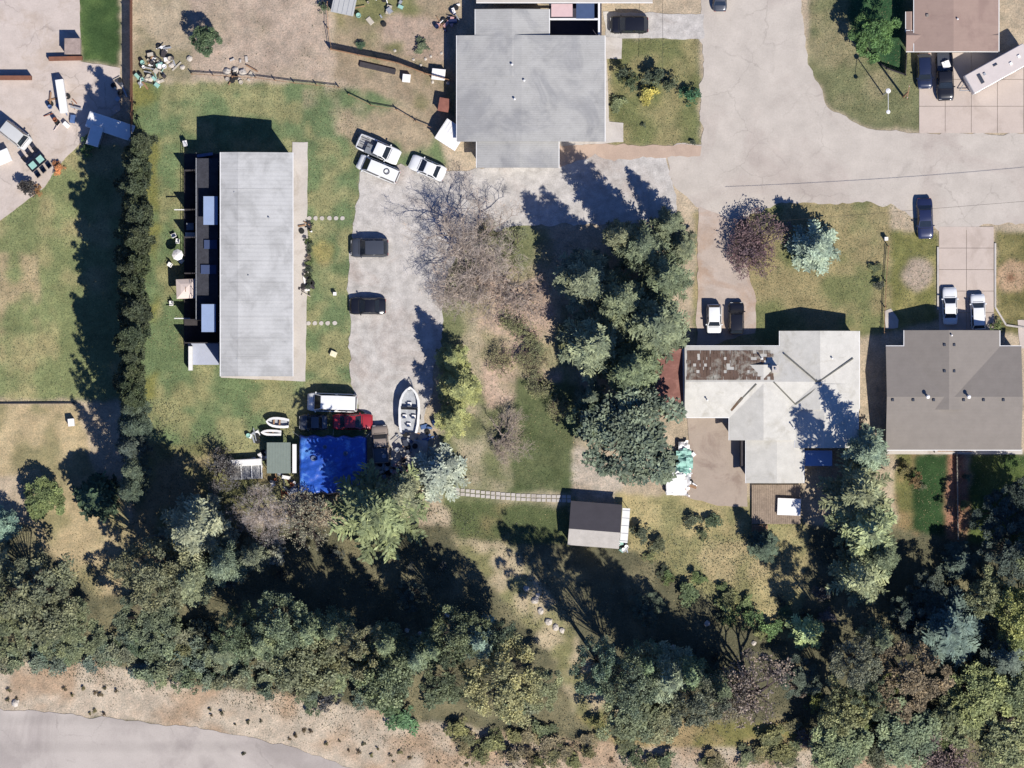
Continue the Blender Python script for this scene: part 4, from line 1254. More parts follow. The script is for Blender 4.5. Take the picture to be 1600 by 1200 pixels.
RFEN = mat('red_brown_fence', sr(140, 96, 76), .9, .2, 1, 5)
fence('board_fence', 'tall brown board fence running down from the top edge at left', [(206, -200), (206, 60), (207, 225)], 2.6, RFEN)
fence('board_fence', 'thin fence curving above the dirt yard to the grey-roofed house', [(517, 78), (560, 87), (620, 99), (665, 116), (708, 128)], 1.5, WOOD)
fence('wire_fence', 'low fence between the dirt field and the lawn', [(300, 116), (400, 122), (460, 130), (530, 137)], .9, WOOD, False)
fence('wire_fence', 'sagging low fence running toward the small white shed', [(545, 148), (580, 165), (620, 172), (650, 190), (680, 202)], .9, WOOD, False)
fence('wire_fence', 'short fence at the left side of the dirt yard', [(512, 4), (513, 45), (518, 76)], 1.2, WOOD, False)
fence('garden_fence', 'low pale fence between the two back lawns of the duplex', [(1494, 706), (1495, 780), (1496, 842)], 1.1, WALLM, True, .2)
fence('garden_fence', 'angled dark fence round the dark green garden', [(1340, 74), (1362, 92), (1385, 108), (1414, 118), (1416, 84)], 1.3, DWOOD)
fence('wire_fence', 'fence along the left end of the pale-roofed house garden', [(1388, 385), (1384, 440), (1381, 520)], 1.0, WOOD, False)

m = MB(); a = W(-200, 632); b_ = W(117, 629); m.box(((a[0] + b_[0]) / 2, (a[1] + b_[1]) / 2, -.15), (b_[0] - a[0], .14, .38), DWOOD, .0045)
tag(m.build('lawn_edging'), 'straight dark timber edging between the green left lawn and the tan plot', 'edging')
pole = thing('utility_pole', 'wooden utility pole with a lamp arm on the olive lawn', 'utility pole', W(1412, 151, 0))
m = MB(); m.tube((0, 0, -.4), (-.25, .0, 8.2), .15, .10, WOOD, 10); m.build('post', pole)
m = MB(); m.box((-.2, 0, 7.5), (1.8, .1, .12), WOOD, math.radians(80)); m.build('crossarm', pole)
for q in (-.7, .7):
    m = MB(); m.tube((-.2 + q * .17, q, 7.6), (-.2 + q * .17, q, 7.8), .05, .03, PLASTIC, 6); m.build('insulator', pole)
sl = thing('street_lamp', 'pale street lamp with a long arm near the curved lawn edge', 'street lamp', W(1380, 148, 0))
m = MB(); m.tube((0, 0, -.3), (0, 0, 6.4), .09, .06, STEEL, 8); m.build('post', sl)
m = MB(); m.tube((0, 0, 6.3), (-.02, -2.5, 6.7), .04, .03, PLASTIC, 6); m.build('arm', sl)
m = MB(); m.lathe((-.02, -2.6, 6.55), [(.05, .2), (.24, .12), (.26, 0), (.1, -.06)], PLASTIC); m.build('lamp_head', sl)
m = MB(); m.lathe((0, 0, 6.3), [(.1, 0), (.32, .1), (.3, .25), (.05, .35)], PLASTIC); m.build('sensor_cap', sl)
def cable(label, a, b_, sag=.8):
    A = Vector(W(*a)); B = Vector(W(*b_)); m = MB(); p = A
    for i in range(1, 25):
        u = i / 24; q = A.lerp(B, u); q.z -= sag * 4 * u * (1 - u)
        m.tube(p, q, .022, .022, RUBBER, 4, False); p = q
    o = m.build('overhead_cable'); tag(o, label, 'cable')
cable('thin overhead cable crossing above the blue car at the right', (1180, 348, 6.5), (1900, 290, 6.5))
cable('thin overhead cable running up over the garden of the grey house', (1036, 135, 5.5), (1034, -260, 6.5))

# ------------------------------------------------------------------ paved slabs, stepping stones, kerbs
CONC_A = mat('drive_slab', sr(206, 190, 176), .85, .07, .35, 5, c2=sr(192, 176, 162), c2pos=.57, c2scale=.25)
pad = thing('concrete_driveway', 'big slabbed concrete pad under the trailer and pickup', 'driveway', W(1520, 140, 0)); 
def slabs(parent, x0, x1, y0, y1, nx, ny, mt, z=.03, gap=.6, jit=.004):
    me = {}
    for i in range(nx):
        for j in range(ny):
            a0 = x0 + (x1 - x0) * i / nx + gap / 2; a1 = x0 + (x1 - x0) * (i + 1) / nx - gap / 2
            b0 = y0 + (y1 - y0) * j / ny + gap / 2; b1 = y0 + (y1 - y0) * (j + 1) / ny - gap / 2
            A = Vector(W((a0 + a1) / 2, (b0 + b1) / 2)) - parent.location
            k = (nx, ny)
            if k not in me:
                m = MB(); m.box((0, 0, -.25), ((a1 - a0) * S, (b1 - b0) * S, .25), mt); me[k] = m.mesh('slab')
            link('slab', me[k], parent, (A.x, A.y, z + R.uniform(0, jit)))
pad['kind'] = 'structure'; del pad['label']; del pad['category']
slabs(pad, 1436, 1640, 82, 208, 5, 3, CONC_A)
SHEETS.append([(1436, 78), (1700, 78), (1700, 210), (1436, 210)])
dd = thing('concrete_driveway', '', '', W(1510, 440, 0)); dd['kind'] = 'structure'
for k in ('label', 'category'):
    if k in dd: del dd[k]
slabs(dd, 1467, 1553, 354, 522, 2, 5, CONC_A, .02)
SHEETS.append([(1465, 352), (1556, 352), (1556, 524), (1465, 524)])
for nm, pts in (('left', [(1465.5, 386), (1465.5, 484)]), ('right', [(1555, 380), (1555, 480), (1572, 508), (1600, 512)])):
    for i in range(len(pts) - 1):
        A, B = Vector(W(*pts[i])), Vector(W(*pts[i + 1])); d = B - A
        m = MB(); c = (A + B) / 2; m.box((c.x, c.y, -.1), (d.length, .22, .26), CONC, math.atan2(d.y, d.x)); o = m.build('kerb'); o['kind'] = 'structure'
struct_sheet('side_path', [(1382, 486), (1392, 482), (1404, 500), (1403, 512), (1384, 514)], CONC, .02, .1)
struct_sheet('side_path', [(1590, 500), (1640, 498), (1640, 540), (1594, 545)], CONC2, .02, .1)
patio = struct_sheet('patio', [(1074, 650), (1140, 652), (1168, 690), (1168, 792), (1120, 790), (1072, 776), (1078, 700)], mat('tan_patio', sr(180, 164, 148), .9, .09, .5, 5, .05, c2=sr(160, 142, 128), c2pos=.58, c2scale=.3), .03, .12)
path = bpy.data.objects.new('garden_path', None); COL.objects.link(path); path['kind'] = 'structure'
pm = None
rr = random.Random(9)
for k, (y_a, y_b) in enumerate(((0, 1),)):
    n = 24
    for i in range(n):
        u = (i + .5) / n
        px = 703 + 190 * u; py = 767 + 12 * u + 3 * math.sin(u * 3)
        for s in (-1, 1):
            m = MB(); w1 = rr.uniform(.5, .6)
            m.box((0, 0, -.1), (w1, rr.uniform(.38, .46), .13), CONC, rr.uniform(-.06, .06), .94)
            a = W(px, py + s * 3.1); m.build('paver', path, (a[0], a[1], rr.uniform(0, .015)))
SHEETS.append([(700, 758), (895, 768), (895, 790), (700, 778)])
for (xs, y, g) in (([483, 493, 503, 515, 525, 535], 341, 'upper'), ([482, 492, 502, 512, 523], 505, 'lower')):
    for i, x in enumerate(xs):
        m = MB(); m.prism([(.30 * math.cos(a) * rr.uniform(.85, 1.1), .28 * math.sin(a) * rr.uniform(.85, 1.1)) for a in [q * 6.283 / 9 for q in range(9)]], -.1, .03, CONC)
        o = m.build('stepping_stone', None, W(x, y)); 
        tag(o, 'round stepping stone in the %s row across the lawn strip' % g, 'stepping stone', '%s row of stepping stones' % g)

# ------------------------------------------------------------------ garden furniture, junk, rocks
def chair(label, px, py, rz=0, z=0, group=None):
    t = thing('plastic_chair', label, 'chair', W(px, py, z), rz, group)
    m = MB(); m.box((0, 0, .4), (.5, .5, .05), PLASTIC); m.build('seat', t)
    m = MB(); m.box((0, -.25, .45), (.5, .05, .5), PLASTIC); m.build('backrest', t)
    for a_ in (-1, 1):
        for c_ in (-1, 1):
            m = MB(); m.tube((a_ * .22, c_ * .22, 0), (a_ * .2, c_ * .2, .4), .03, .03, PLASTIC, 5); m.build('leg', t)
        m = MB(); m.box((a_ * .27, 0, .6), (.06, .5, .04), PLASTIC); m.build('armrest', t)
def umbrella(label, px, py, r, h, mt, sq=False, z0=0):
    t = thing('patio_umbrella' if not sq else 'patio_gazebo', label, 'umbrella' if not sq else 'gazebo', W(px, py, h))
    t.location.z = z0
    n = 4 if sq else 8
    if sq:
        m = MB(); k = 24
        m.lathe((0, 0, 0), [(r * 1.38, h - .72), (r * 1.36, h - .5), (r * .7, h - .18), (.05, h)], mt, 4); o = m.build('canopy', t); o.rotation_euler = (0, 0, math.pi / 4 + .04)
        for a_ in (-1, 1):
            for c_ in (-1, 1):
                m = MB(); m.tube((a_ * r * .9, c_ * r * .9, 0), (a_ * r * .9, c_ * r * .9, h - .6), .04, .04, STEEL, 6); m.build('post', t)
        m = MB(); m.box((0, -.1, h - .12), (.07, .6, .12), WOOD); m.build('ridge_seam', t)
    else:
        m = MB(); m.lathe((0, 0, 0), [(r, h - .42), (r * .98, h - .38), (r * .5, h - .15), (.05, h)], mt, n); m.build('canopy', t)
        m = MB(); m.tube((0, 0, 0), (0, 0, h), .03, .03, STEEL, 6); m.build('pole', t)
        m = MB(); m.lathe((0, 0, 0), [(.28, 0), (.28, .06), (.06, .12)], CONC); m.build('base', t)
CREAM = mat('cream_canvas', sr(236, 218, 208), .8, .04)
umbrella('square cream canopy on the patio left of the long building', 290, 451, 1.25, 2.9, CREAM, True)
umbrella('round white parasol among chairs above the square canopy', 277, 398, .72, 2.3, PLASTIC)
chair('white plastic chair nearest the hedge above the round parasol', 272, 368, .4)
chair('white plastic chair just right of the one nearest the hedge', 278, 377, 1.4)
chair('white plastic chair below left of the round parasol', 266, 414, 2.6)
chair('white plastic chair right of the round parasol', 284, 408, .9)
chair('cream chair tucked under the left edge of the square canopy', 268, 474, 1.6)
def table(label, px, py, sx, sy, h, mt, rz=0, name='table', cat='table'):
    t = thing(name, label, cat, W(px, py, h), rz); t.location.z = 0
    m = MB(); m.box((0, 0, h - .05), (sx, sy, .05), mt); m.build('tabletop', t)
    for a_ in (-1, 1):
        for c_ in (-1, 1):
            m = MB(); m.box((a_ * (sx / 2 - .08), c_ * (sy / 2 - .08), 0), (.07, .07, h - .05), mt); m.build('leg', t)
    return t
table('white table below the grey patio box', 297, 367, 1.2, .6, .8, PLASTIC)
table('pale grey table just above the white patio table', 297, 354, .9, .9, .9, mat('grey_table', sr(150, 160, 175), .7))
table('white garden table on the brown deck of the pale-roofed house', 1233, 792, 2.9, 2.1, .95, PLASTIC, -.04)
def crate(label, px, py, sx, sy, h, mt, rz=0, name='crate', cat='crate', z=0, lid=True, mt2=None, group=None):
    t = thing(name, label, cat, W(px, py, z + h), rz, group); t.location.z = z
    m = MB(); m.box((0, 0, -.05 if z == 0 else 0), (sx, sy, h + (.05 if z == 0 else 0)), mt); m.build('body', t, bevel=.03)
    if lid:
        m = MB(); m.box((0, 0, h + .002), (sx * 1.06, sy * 1.06, .05), mt2 or mt, 0, .95); m.build('lid', t)
    return t
deck = thing('wooden_deck', 'brown wooden deck with steps behind the pale-roofed house', 'deck', W(1212, 788, 0))
for i in range(26):
    m = MB(); m.box((-2.9 + i * .235, 0, .35), (.215, 4.9, .05), mat('deck_boards', sr(160, 142, 124), .85, .2, 1.5, 6)); m.build('board', deck)
m = MB(); m.box((0, 0, -.1), (6.0, 4.7, .44), DWOOD); m.build('frame', deck)
for k in range(3):
    m = MB(); m.box((-2.0, -2.7 - k * .3, .05), (2.0, .28, .25 - k * .09), WOOD); m.build('step', deck)
# white junk by the patio
crate('pale square water-tank box at the lower left of the patio', 1055, 757, 2.2, 2.4, .8, PLASTIC, .05, 'storage_box', 'box')
def heap(label, px, py, r, h, mt, n=14, name='junk_pile', cat='junk', mats=None, seed=0, z=0):
    rg = random.Random(seed + int(px * 7 + py))
    t = thing(name, label, cat, W(px, py, z))
    for i in range(n):
        a = rg.uniform(0, 6.28); q = r * math.sqrt(rg.random())
        m = MB(); s = rg.uniform(.25, .75)
        mm_ = rg.choice(mats) if mats else mt; X, Y = q * math.cos(a), q * math.sin(a); kind = rg.random(); rz_ = rg.uniform(0, 3)
        if kind < .35:
            m.box((X, Y, -.02), (s * rg.uniform(.7, 1.9), s * rg.uniform(.5, 1.2), rg.uniform(.1, h)), mm_, rz_, rg.uniform(.7, 1)); nm = 'box'
        elif kind < .5:
            m.lathe((X, Y, -.02), [(s * .42, 0), (s * .46, h * .5), (s * .42, h), (s * .36, h), (s * .34, h * .8)], mm_, 10); nm = 'barrel'
        elif kind < .68:
            m.lathe((X, Y, .02), [(.2, 0), (.33, .02), (.35, .12), (.33, .22), (.2, .24)], RUBBER, 12); nm = 'tyre'
        elif kind < .88:
            L2 = rg.uniform(.8, 2.0); m.box((X, Y, rg.uniform(0, h * .6)), (L2, rg.uniform(.08, .22), .05), rg.choice([WOOD, mm_, STEEL]), rz_); nm = 'plank'
        else:
            m.tube((X - .6 * math.cos(rz_), Y - .6 * math.sin(rz_), .1), (X + .6 * math.cos(rz_), Y + .6 * math.sin(rz_), rg.uniform(.1, h)), .06, .06, mm_, 8); nm = 'pipe'
        m.build(nm, t)
    return t
TEAL = mat('teal_sheet', sr(160, 205, 190), .7, .08)
heap('crumpled pale teal and white sheets along the left edge of the patio', 1068, 722, 1.7, .5, PLASTIC, 18, mats=[PLASTIC, TEAL, PLASTIC])
def cloth(label, pts, mt, h, name='ground_sheet', cat='sheet'):
    """crumpled sheet lying on the ground inside a pixel polygon"""
    xs = [p[0] for p in pts]; ys = [p[1] for p in pts]
    m = MB(); idx = {}; st = 2.2
    nx2 = int((max(xs) - min(xs)) / st) + 2; ny2 = int((max(ys) - min(ys)) / st) + 2
    cells = []
    for i in range(nx2):
        for j in range(ny2):
            cx, cy = min(xs) + (i + .5) * st, min(ys) + (j + .5) * st
            wxx = cx + (float(VNA.fbm(np.array(cx * .1), np.array(cy * .1), 1, 2)) - .5) * 14
            if inpoly(np.array([wxx]), np.array([cy]), pts)[0]: cells.append((i, j))
    def vid(i, j):
        if (i, j) not in idx:
            a = W(min(xs) + i * st, min(ys) + j * st)
            idx[(i, j)] = len(m.v); m.v.append((a[0], a[1], .06 + h * float(VNB.fbm(np.array(a[0]), np.array(a[1]), .8, 3)) ** 1.5))
        return idx[(i, j)]
    for i, j in cells: m.f.append([vid(i, j), vid(i, j + 1), vid(i + 1, j + 1), vid(i + 1, j)]); m.m.append(0)
    m.mats = [mt]
    o = m.build(name); so = o.modifiers.new('thickness', 'SOLIDIFY'); so.thickness = .03
    return tag(o, label, cat)
cloth('crumpled white sheet along the left edge of the tan patio', [(1040, 735), (1060, 728), (1062, 690), (1076, 688), (1080, 730), (1076, 775), (1045, 772)], PLASTIC, 1.3)
cloth('pale teal sheet over the white one beside the tan patio', [(1056, 705), (1074, 700), (1086, 732), (1070, 742), (1058, 734)], TEAL, 1.8)
heap('white bags heaped beside the pale square box on the patio', 1071, 755, 1.2, .6, PLASTIC, 12, mats=[PLASTIC, CREAM])
heap('small teal and white junk at the lower right corner of the shed', 975, 853, .8, .6, TEAL, 8, mats=[TEAL, PLASTIC])
RUST = mat('rust', sr(150, 92, 66), .9, .25)
JM = [PLASTIC, STEEL, RUST, P_DGREY, WALLM, TEAL]
heap('rusty and pale junk heap left of the blue tarpaulin bottom corner', 447, 752, 1.7, .8, None, 26, mats=[RUST, STEEL, PLASTIC, P_DGREY])
heap('pale junk heap under the grey-green canopy edge at left', 408, 722, 1.6, .7, None, 20, mats=[PLASTIC, WALLM, STEEL])
heap('scrap piled behind the tan junk truck', 598, 728, 1.4, .9, None, 18, mats=[P_DGREY, STEEL, WALLM])
heap('pinkish crates and scrap right of the tan truck', 621, 728, 1.2, .8, None, 16, mats=[mat('pink_crate', sr(205, 160, 155), .8), P_DGREY, STEEL])
heap('teal bin lids and scrap at the left of the white dinghy', 397, 684, .8, .5, None, 8, mats=[TEAL, STEEL, PLASTIC])
heap('dark scrap behind the white motorboat', 636, 690, 1.6, .9, None, 18, mats=[P_DGREY, STEEL, P_NAVY])
heap('blue grey boxes in the shade right of the motorboat', 672, 672, 1.2, .7, None, 8, mats=[mat('blue_box', sr(80, 110, 160), .7), P_DGREY])
heap('rocks and scrap at the fence corner above the lawn', 235, 112, 2.0, .7, None, 26, mats=[WALLM, TEAL, STEEL, DWOOD, PLASTIC])
heap('clutter in the corner of the dirt field beside the pale rocks', 255, 98, 2.2, .6, None, 22, mats=[WALLM, PLASTIC, DWOOD])
heap('pale rubble under the right end of the low fence', 372, 111, 1.9, .3, None, 14, mats=[WALLM, CONC])
heap('clutter along the top edge above the dirt yard', 590, 2, 3.0, .6, None, 22, mats=[PLASTIC, STEEL, TEAL, WALLM])
heap('white and pink clutter beside the left wall of the grey-roofed house', 694, 33, 1.2, .7, None, 12, mats=[PLASTIC, mat('pink_crate', (1, 1, 1)), P_NAVY])
heap('clutter by the steps of the long building', 478, 448, 1.0, .5, None, 12, mats=[PLASTIC, DWOOD, TEAL, WALLM])
heap('dark and white things by the upper door of the long building', 477, 356, .9, .6, None, 9, mats=[P_BLACK, PLASTIC, DWOOD])
heap('scattered pots on the concrete yard left of the brown fence', 180, 140, 1.4, .5, None, 9, mats=[STEEL, P_DGREY, WALLM])
heap('mixed belongings on the far left yard beside the parked boat', 95, 175, 2.2, .9, None, 18, mats=[PLASTIC, mat('blue_box', (1, 1, 1)), CREAM, RUST])
heap('white rail pieces behind the corner of the patio wall', 712, 15, .7, .5, None, 6, mats=[PLASTIC, P_NAVY])
crate('white square dog-house box near the thin curved fence', 685, 116, 1.6, 1.3, .9, PLASTIC, -.1, 'dog_house', 'dog house')
crate('white bin on the dirt strip below the thin curved fence', 635, 122, .95, .95, .7, PLASTIC, -.1, 'bin', 'bin')
crate('white barrel at the right end of the dry grass, left of the hedge shadow', 111, 660, .75, .9, .9, PLASTIC, .1, 'water_barrel', 'barrel')
crate('pale box on the lawn below the lower stepping stones', 521, 553, .8, .65, .4, mat('pale_yellow', sr(240, 232, 195), .7), -.4, 'meter_box', 'box')
crate('small dark-topped post box on the lawn strip', 523, 459, .4, .4, .6, PLASTIC, 0, 'meter_post', 'post')
crate('white post marker on the verge by the dry garden', 1385, 373, .42, .42, .8, PLASTIC, 0, 'marker_post', 'post')
crate('white barbecue by the northwest corner of the long building', 289, 224, .5, .7, .9, PLASTIC, .2, 'barbecue', 'barbecue')
crate('long white trunk beside the barbecue divider on the patio', 320, 242, 1.9, .35, .7, mat('greyblue_trunk', sr(120, 130, 165), .7), .15, 'bench', 'bench')
crate('pale pinkish block shed on the concrete yard top left', 113, 72, 1.9, 1.9, 1.6, mat('weathered_block', sr(176, 160, 150), .9, .2), 0, 'small_shed', 'shed', mt2=mat('block_lid', sr(170, 152, 142), .9, .25))
crate('long white camper shell parked diagonally by the brown fence', 172, 197, 5.6, 1.9, 1.7, PAINT_W, -.32, 'camper_shell', 'camper')
crate('white upright camper beside the diagonal one', 148, 212, 1.5, 2.4, 1.9, PAINT_W, -.3, 'camper_shell', 'camper')
crate('small white car-top box on the far left yard', 4, 245, 1.8, 1.6, 1.1, PAINT_W, .4, 'camper_shell', 'camper')
crate('tall dark brown wall block on the concrete yard at the left edge', 22, 121, 4.2, .5, 1.2, RFEN, 0, 'yard_wall', 'wall', lid=False)
crate('low rust brown wall below the pinkish block shed', 102, 91, 4.2, .5, .8, RFEN, .02, 'yard_wall', 'wall', lid=False)
crate('tall white garage block with dark side at top left', 96, 150, 1.0, 4.2, 1.3, PAINT_W, .15, 'yard_wall', 'wall', lid=False)
crate('toppled dark ladder rack on the dirt strip', 590, 106, 4.6, .65, .3, DWOOD, -.22, 'flat_trailer', 'trailer', lid=False)
# black gazebo frame with teal boxes at the far left
gz = thing('patio_set', 'black-framed patio table with teal top among dark chairs at far left', 'table', W(58, 254, 0), .7)
m = MB(); m.box((0, 0, .7), (2.4, 1.3, .06), P_BLACK); m.build('tabletop', gz)
for a_ in (-.6, .6):
    m = MB(); m.box((a_, 0, .77), (.8, .8, .05), TEAL); m.build('tray', gz)
for a_ in (-1, 0, 1):
    for c_ in (-1, 1):
        m = MB(); m.box((a_ * .9, c_ * 1.3, 0), (.55, .6, .45), P_BLACK); m.box((a_ * .9, c_ * 1.6, .45), (.55, .08, .6), P_BLACK); m.build('chair', gz)
# rocks
def rock(label, px, py, r, mt, group=None, z=0):
    rg = random.Random(int(px * 13 + py)); m = MB()
    m.lathe((0, 0, -.1), [(r * .9, 0), (r, r * .3), (r * .7, r * .75), (r * .15, r)], mt, 8)
    m.v = [(x * rg.uniform(.75, 1.2), y * rg.uniform(.75, 1.2), zz * rg.uniform(.8, 1.1)) for x, y, zz in m.v]
    o = m.build('rock', None, W(px, py, z), rg.uniform(0, 6)); return tag(o, label, 'rock', group)
ROCKM = mat('pale_rock', sr(214, 204, 190), .9, .15, 2, 8)
for (x, y, r) in ((236, 122, .5), (246, 127, .4), (258, 80, .35), (250, 100, .45), (268, 102, .4), (262, 96, .3), (228, 124, .35), (296, 92, .4), (355, 112, .5), (367, 110, .45), (379, 113, .5), (240, 95, .3), (285, 105, .35)):
    rock('pale rock in the cluttered corner between fence and lawn', x, y, r, ROCKM, 'rocks by the dirt field corner')
for (x, y, r) in ((646, 93, .2), (665, 92, .22), (673, 88, .2), (690, 83, .2), (657, 102, .2), (676, 128, .22), (700, 129, .25), (617, 79, .22)):
    rock('small white stone scattered in the dirt yard above the thin fence', x, y, r, ROCKM, 'small white stones in the dirt yard')
rock('white boulder on the road verge at the bottom left', 24, 1098, .5, ROCKM)
for (x, y, r) in ((822, 920, .4), (836, 938, .5), (845, 955, .45), (857, 972, .5), (868, 980, .45), (878, 985, .4), (840, 930, .35), (1052, 1012, .35), (1062, 1022, .35), (1095, 1045, .4), (1105, 974, .4), (1120, 1055, .3), (1178, 1005, .35), (690, 950, .3), (698, 962, .35), (636, 985, .3), (656, 990, .3)):
    rock('pale boulder half hidden among the shaded brush', x, y, r, ROCKM, 'boulders in the brushy slope')
def ball_planter():
    pass
# ------------------------------------------------------------------ trees
GG = (.118, .13, .086)      # grey-green conifer
DG = (.076, .092, .06)      # dark conifer
YG = (.165, .18, .085)      # yellow-green
BG = (.09, .112, .07)      # bluish green
PG = (.16, .175, .115)
ORD = ['', 'first', 'second', 'third', 'fourth', 'fifth', 'sixth', 'seventh', 'eighth', 'ninth', 'tenth', 'eleventh', 'twelfth', 'thirteenth', 'fourteenth', 'fifteenth', 'sixteenth', 'seventeenth', 'eighteenth', 'nineteenth', 'twentieth'] + ['twenty-' + q for q in ('first', 'second', 'third', 'fourth', 'fifth', 'sixth', 'seventh', 'eighth', 'ninth')] + ['thirtieth'] + ['thirty-' + q for q in ('first', 'second', 'third', 'fourth', 'fifth', 'sixth', 'seventh', 'eighth', 'ninth')]
# big conifer group in the middle
for (x, y, r, h, c, lab) in (
    (970, 368, 32, 17, GG, 'slim pale-tipped conifer at the top of the big central group'),
    (1003, 383, 46, 19, DG, 'dark conifer at the upper right of the big central group'),
    (918, 436, 54, 15, GG, 'broad pale-tipped spruce at the left of the big central group'),
    (1042, 432, 48, 17, BG, 'green spruce at the right of the central group beside the driveway'),
    (972, 465, 50, 19, DG, 'dark spruce in the middle of the big central group'),
    (1028, 505, 64, 17, BG, 'rounded deep green spruce above the rusty lean-to'),
    (932, 535, 62, 14, GG, 'greyish spruce at the lower left of the big central group'),
    (990, 575, 50, 16, BG, 'lower spruce of the central group beside the rusty roof'),
    (925, 622, 30, 9, DG, 'small dark spruce just below the big central group'),
    (1045, 350, 30, 10, DG, 'low dark conifer by the street at the top right of the central group'),
    (1065, 385, 32, 7, DG, 'short dark conifer between the central group and the driveway')):
    tree('spruce', x, y, r, h, c, lab)
tree('maple', 985, 682, 82, 11, (.115, .145, .105), 'wide round bluish-green tree left of the patio', var=0)
tree('maple', 930, 655, 40, 8, BG, 'smaller leafy tree at the upper left of the wide round one', var=1)
for (x, y, r, h, c, lab) in (
    (706, 560, 30, 9, YG, 'slim yellow-green conifer at the right edge of the gravel yard'),
    (718, 605, 38, 11, YG, 'yellow-green conifer beside the motorboat, middle of three'),
    (708, 655, 34, 10, YG, 'yellow-green conifer below right of the motorboat')):
    tree('spruce', x, y, r, h, c, lab)
tree('bluespruce', 684, 738, 50, 6, (.17, .20, .165), 'pale silvery conifer right of the tan truck', name='silver_conifer')
tree('bluespruce', 1275, 388, 46, 8.5, (.17, .21, .175), 'pale silver-blue spruce on the dry lawn above the pale-roofed house')
tree('twiggy', 1188, 385, 47, 3.6, (.085, .055, .065), 'dark purple-leaved tree left of the silver-blue spruce', name='purple_tree', var=0)
tree('twiggy', 1186, 396, 42, 3.2, (.10, .06, .07), 'second purple-leaved tree entwined with the first at the driveway', name='purple_tree', var=1)
tree('maple', 1364, 55, 38, 6, (.085, .15, .055), 'bright green leafy tree in the dark green garden at the top', var=1)
tree('maple', 320, 62, 24, 4.5, (.06, .09, .05), 'small dark green tree at the left edge of the dirt field', var=0)
tree('bare', 722, 385, 96, 7, (.27, .215, .18), 'large leafless grey tree over the gravel yard', var=0)
tree('bare', 790, 440, 62, 5, (.26, .20, .17), 'leafless brownish tree right of the large grey one', var=1)
tree('bare', 735, 470, 45, 4, (.22, .19, .18), 'small bare tree below the large leafless one', var=1)
tree('bare', 780, 690, 44, 3, (.25, .2, .17), 'low bare bush left of the dark green lawn square', var=1, name='bare_bush', cat='bush')
for (x, y, r) in ((815, 500, 30), (840, 560, 26), (850, 600, 24), (790, 570, 25), (820, 540, 28), (880, 640, 22), (805, 385, 26), (760, 365, 20)):
    tree('twiggy', x, y, r, 1.8, (.16, .16, .09), 'thin olive bush in the dry centre yard', 'bush', 'thin_bush', 'thin olive bushes in the dry centre yard')
tree('star', 592, 800, 82, 20, (.125, .145, .08), 'large star-shaped spruce just below the blue tarpaulin', name='spruce_tree', var=1)
tree('spruce', 622, 775, 42, 15, GG, 'spruce touching the lower right corner of the blue tarpaulin')
tree('bare', 420, 805, 50, 6, (.26, .25, .24), 'pale bare tree below the junk yard', var=0)
tree('twiggy', 465, 815, 46, 6, (.15, .15, .12), 'sparse grey tree between the pale bare tree and the star-shaped spruce', var=1)
tree('twiggy', 340, 735, 32, 4, (.10, .09, .10), 'greyish bush left of the long white trailer', 'bush', 'sparse_bush', var=0)
tree('spruce', 300, 830, 64, 22, PG, 'pale-tipped spruce left of the bare tree, upper of the left pair')
tree('pine', 245, 895, 60, 20, (.12, .13, .075), 'bushy grey-green pine near the lower left corner of the lot')
tree('spruce', 295, 905, 48, 18, GG, 'grey-green spruce crowded against the bushy pine', var=2)
tree('pine', 235, 965, 52, 12, BG, 'low green pine on the slope below the bushy one')
tree('maple', 68, 778, 34, 4, (.10, .13, .06), 'round green bush on the dry lawn at the left', cat='bush', name='round_bush', var=0)
tree('spruce', -4, 822, 30, 12, (.09, .14, .11), 'teal-green spruce cut by the left edge')
tree('cedar', 152, 778, 36, 7, (.04, .065, .04), 'dark cedar between dry lawn and shade at the left')
tree('pine', 60, 930, 72, 13, (.115, .12, .075), 'wide sparse pine at the far left above the road verge')
tree('pine', 110, 985, 52, 9, (.12, .13, .08), 'second sparse pine at the far left, nearer the verge')
tree('pine', 10, 975, 50, 10, (.10, .115, .07), 'pine cut by the left edge above the verge')
tree('spruce', -40, 900, 60, 18, GG, 'spruce just outside the left edge')
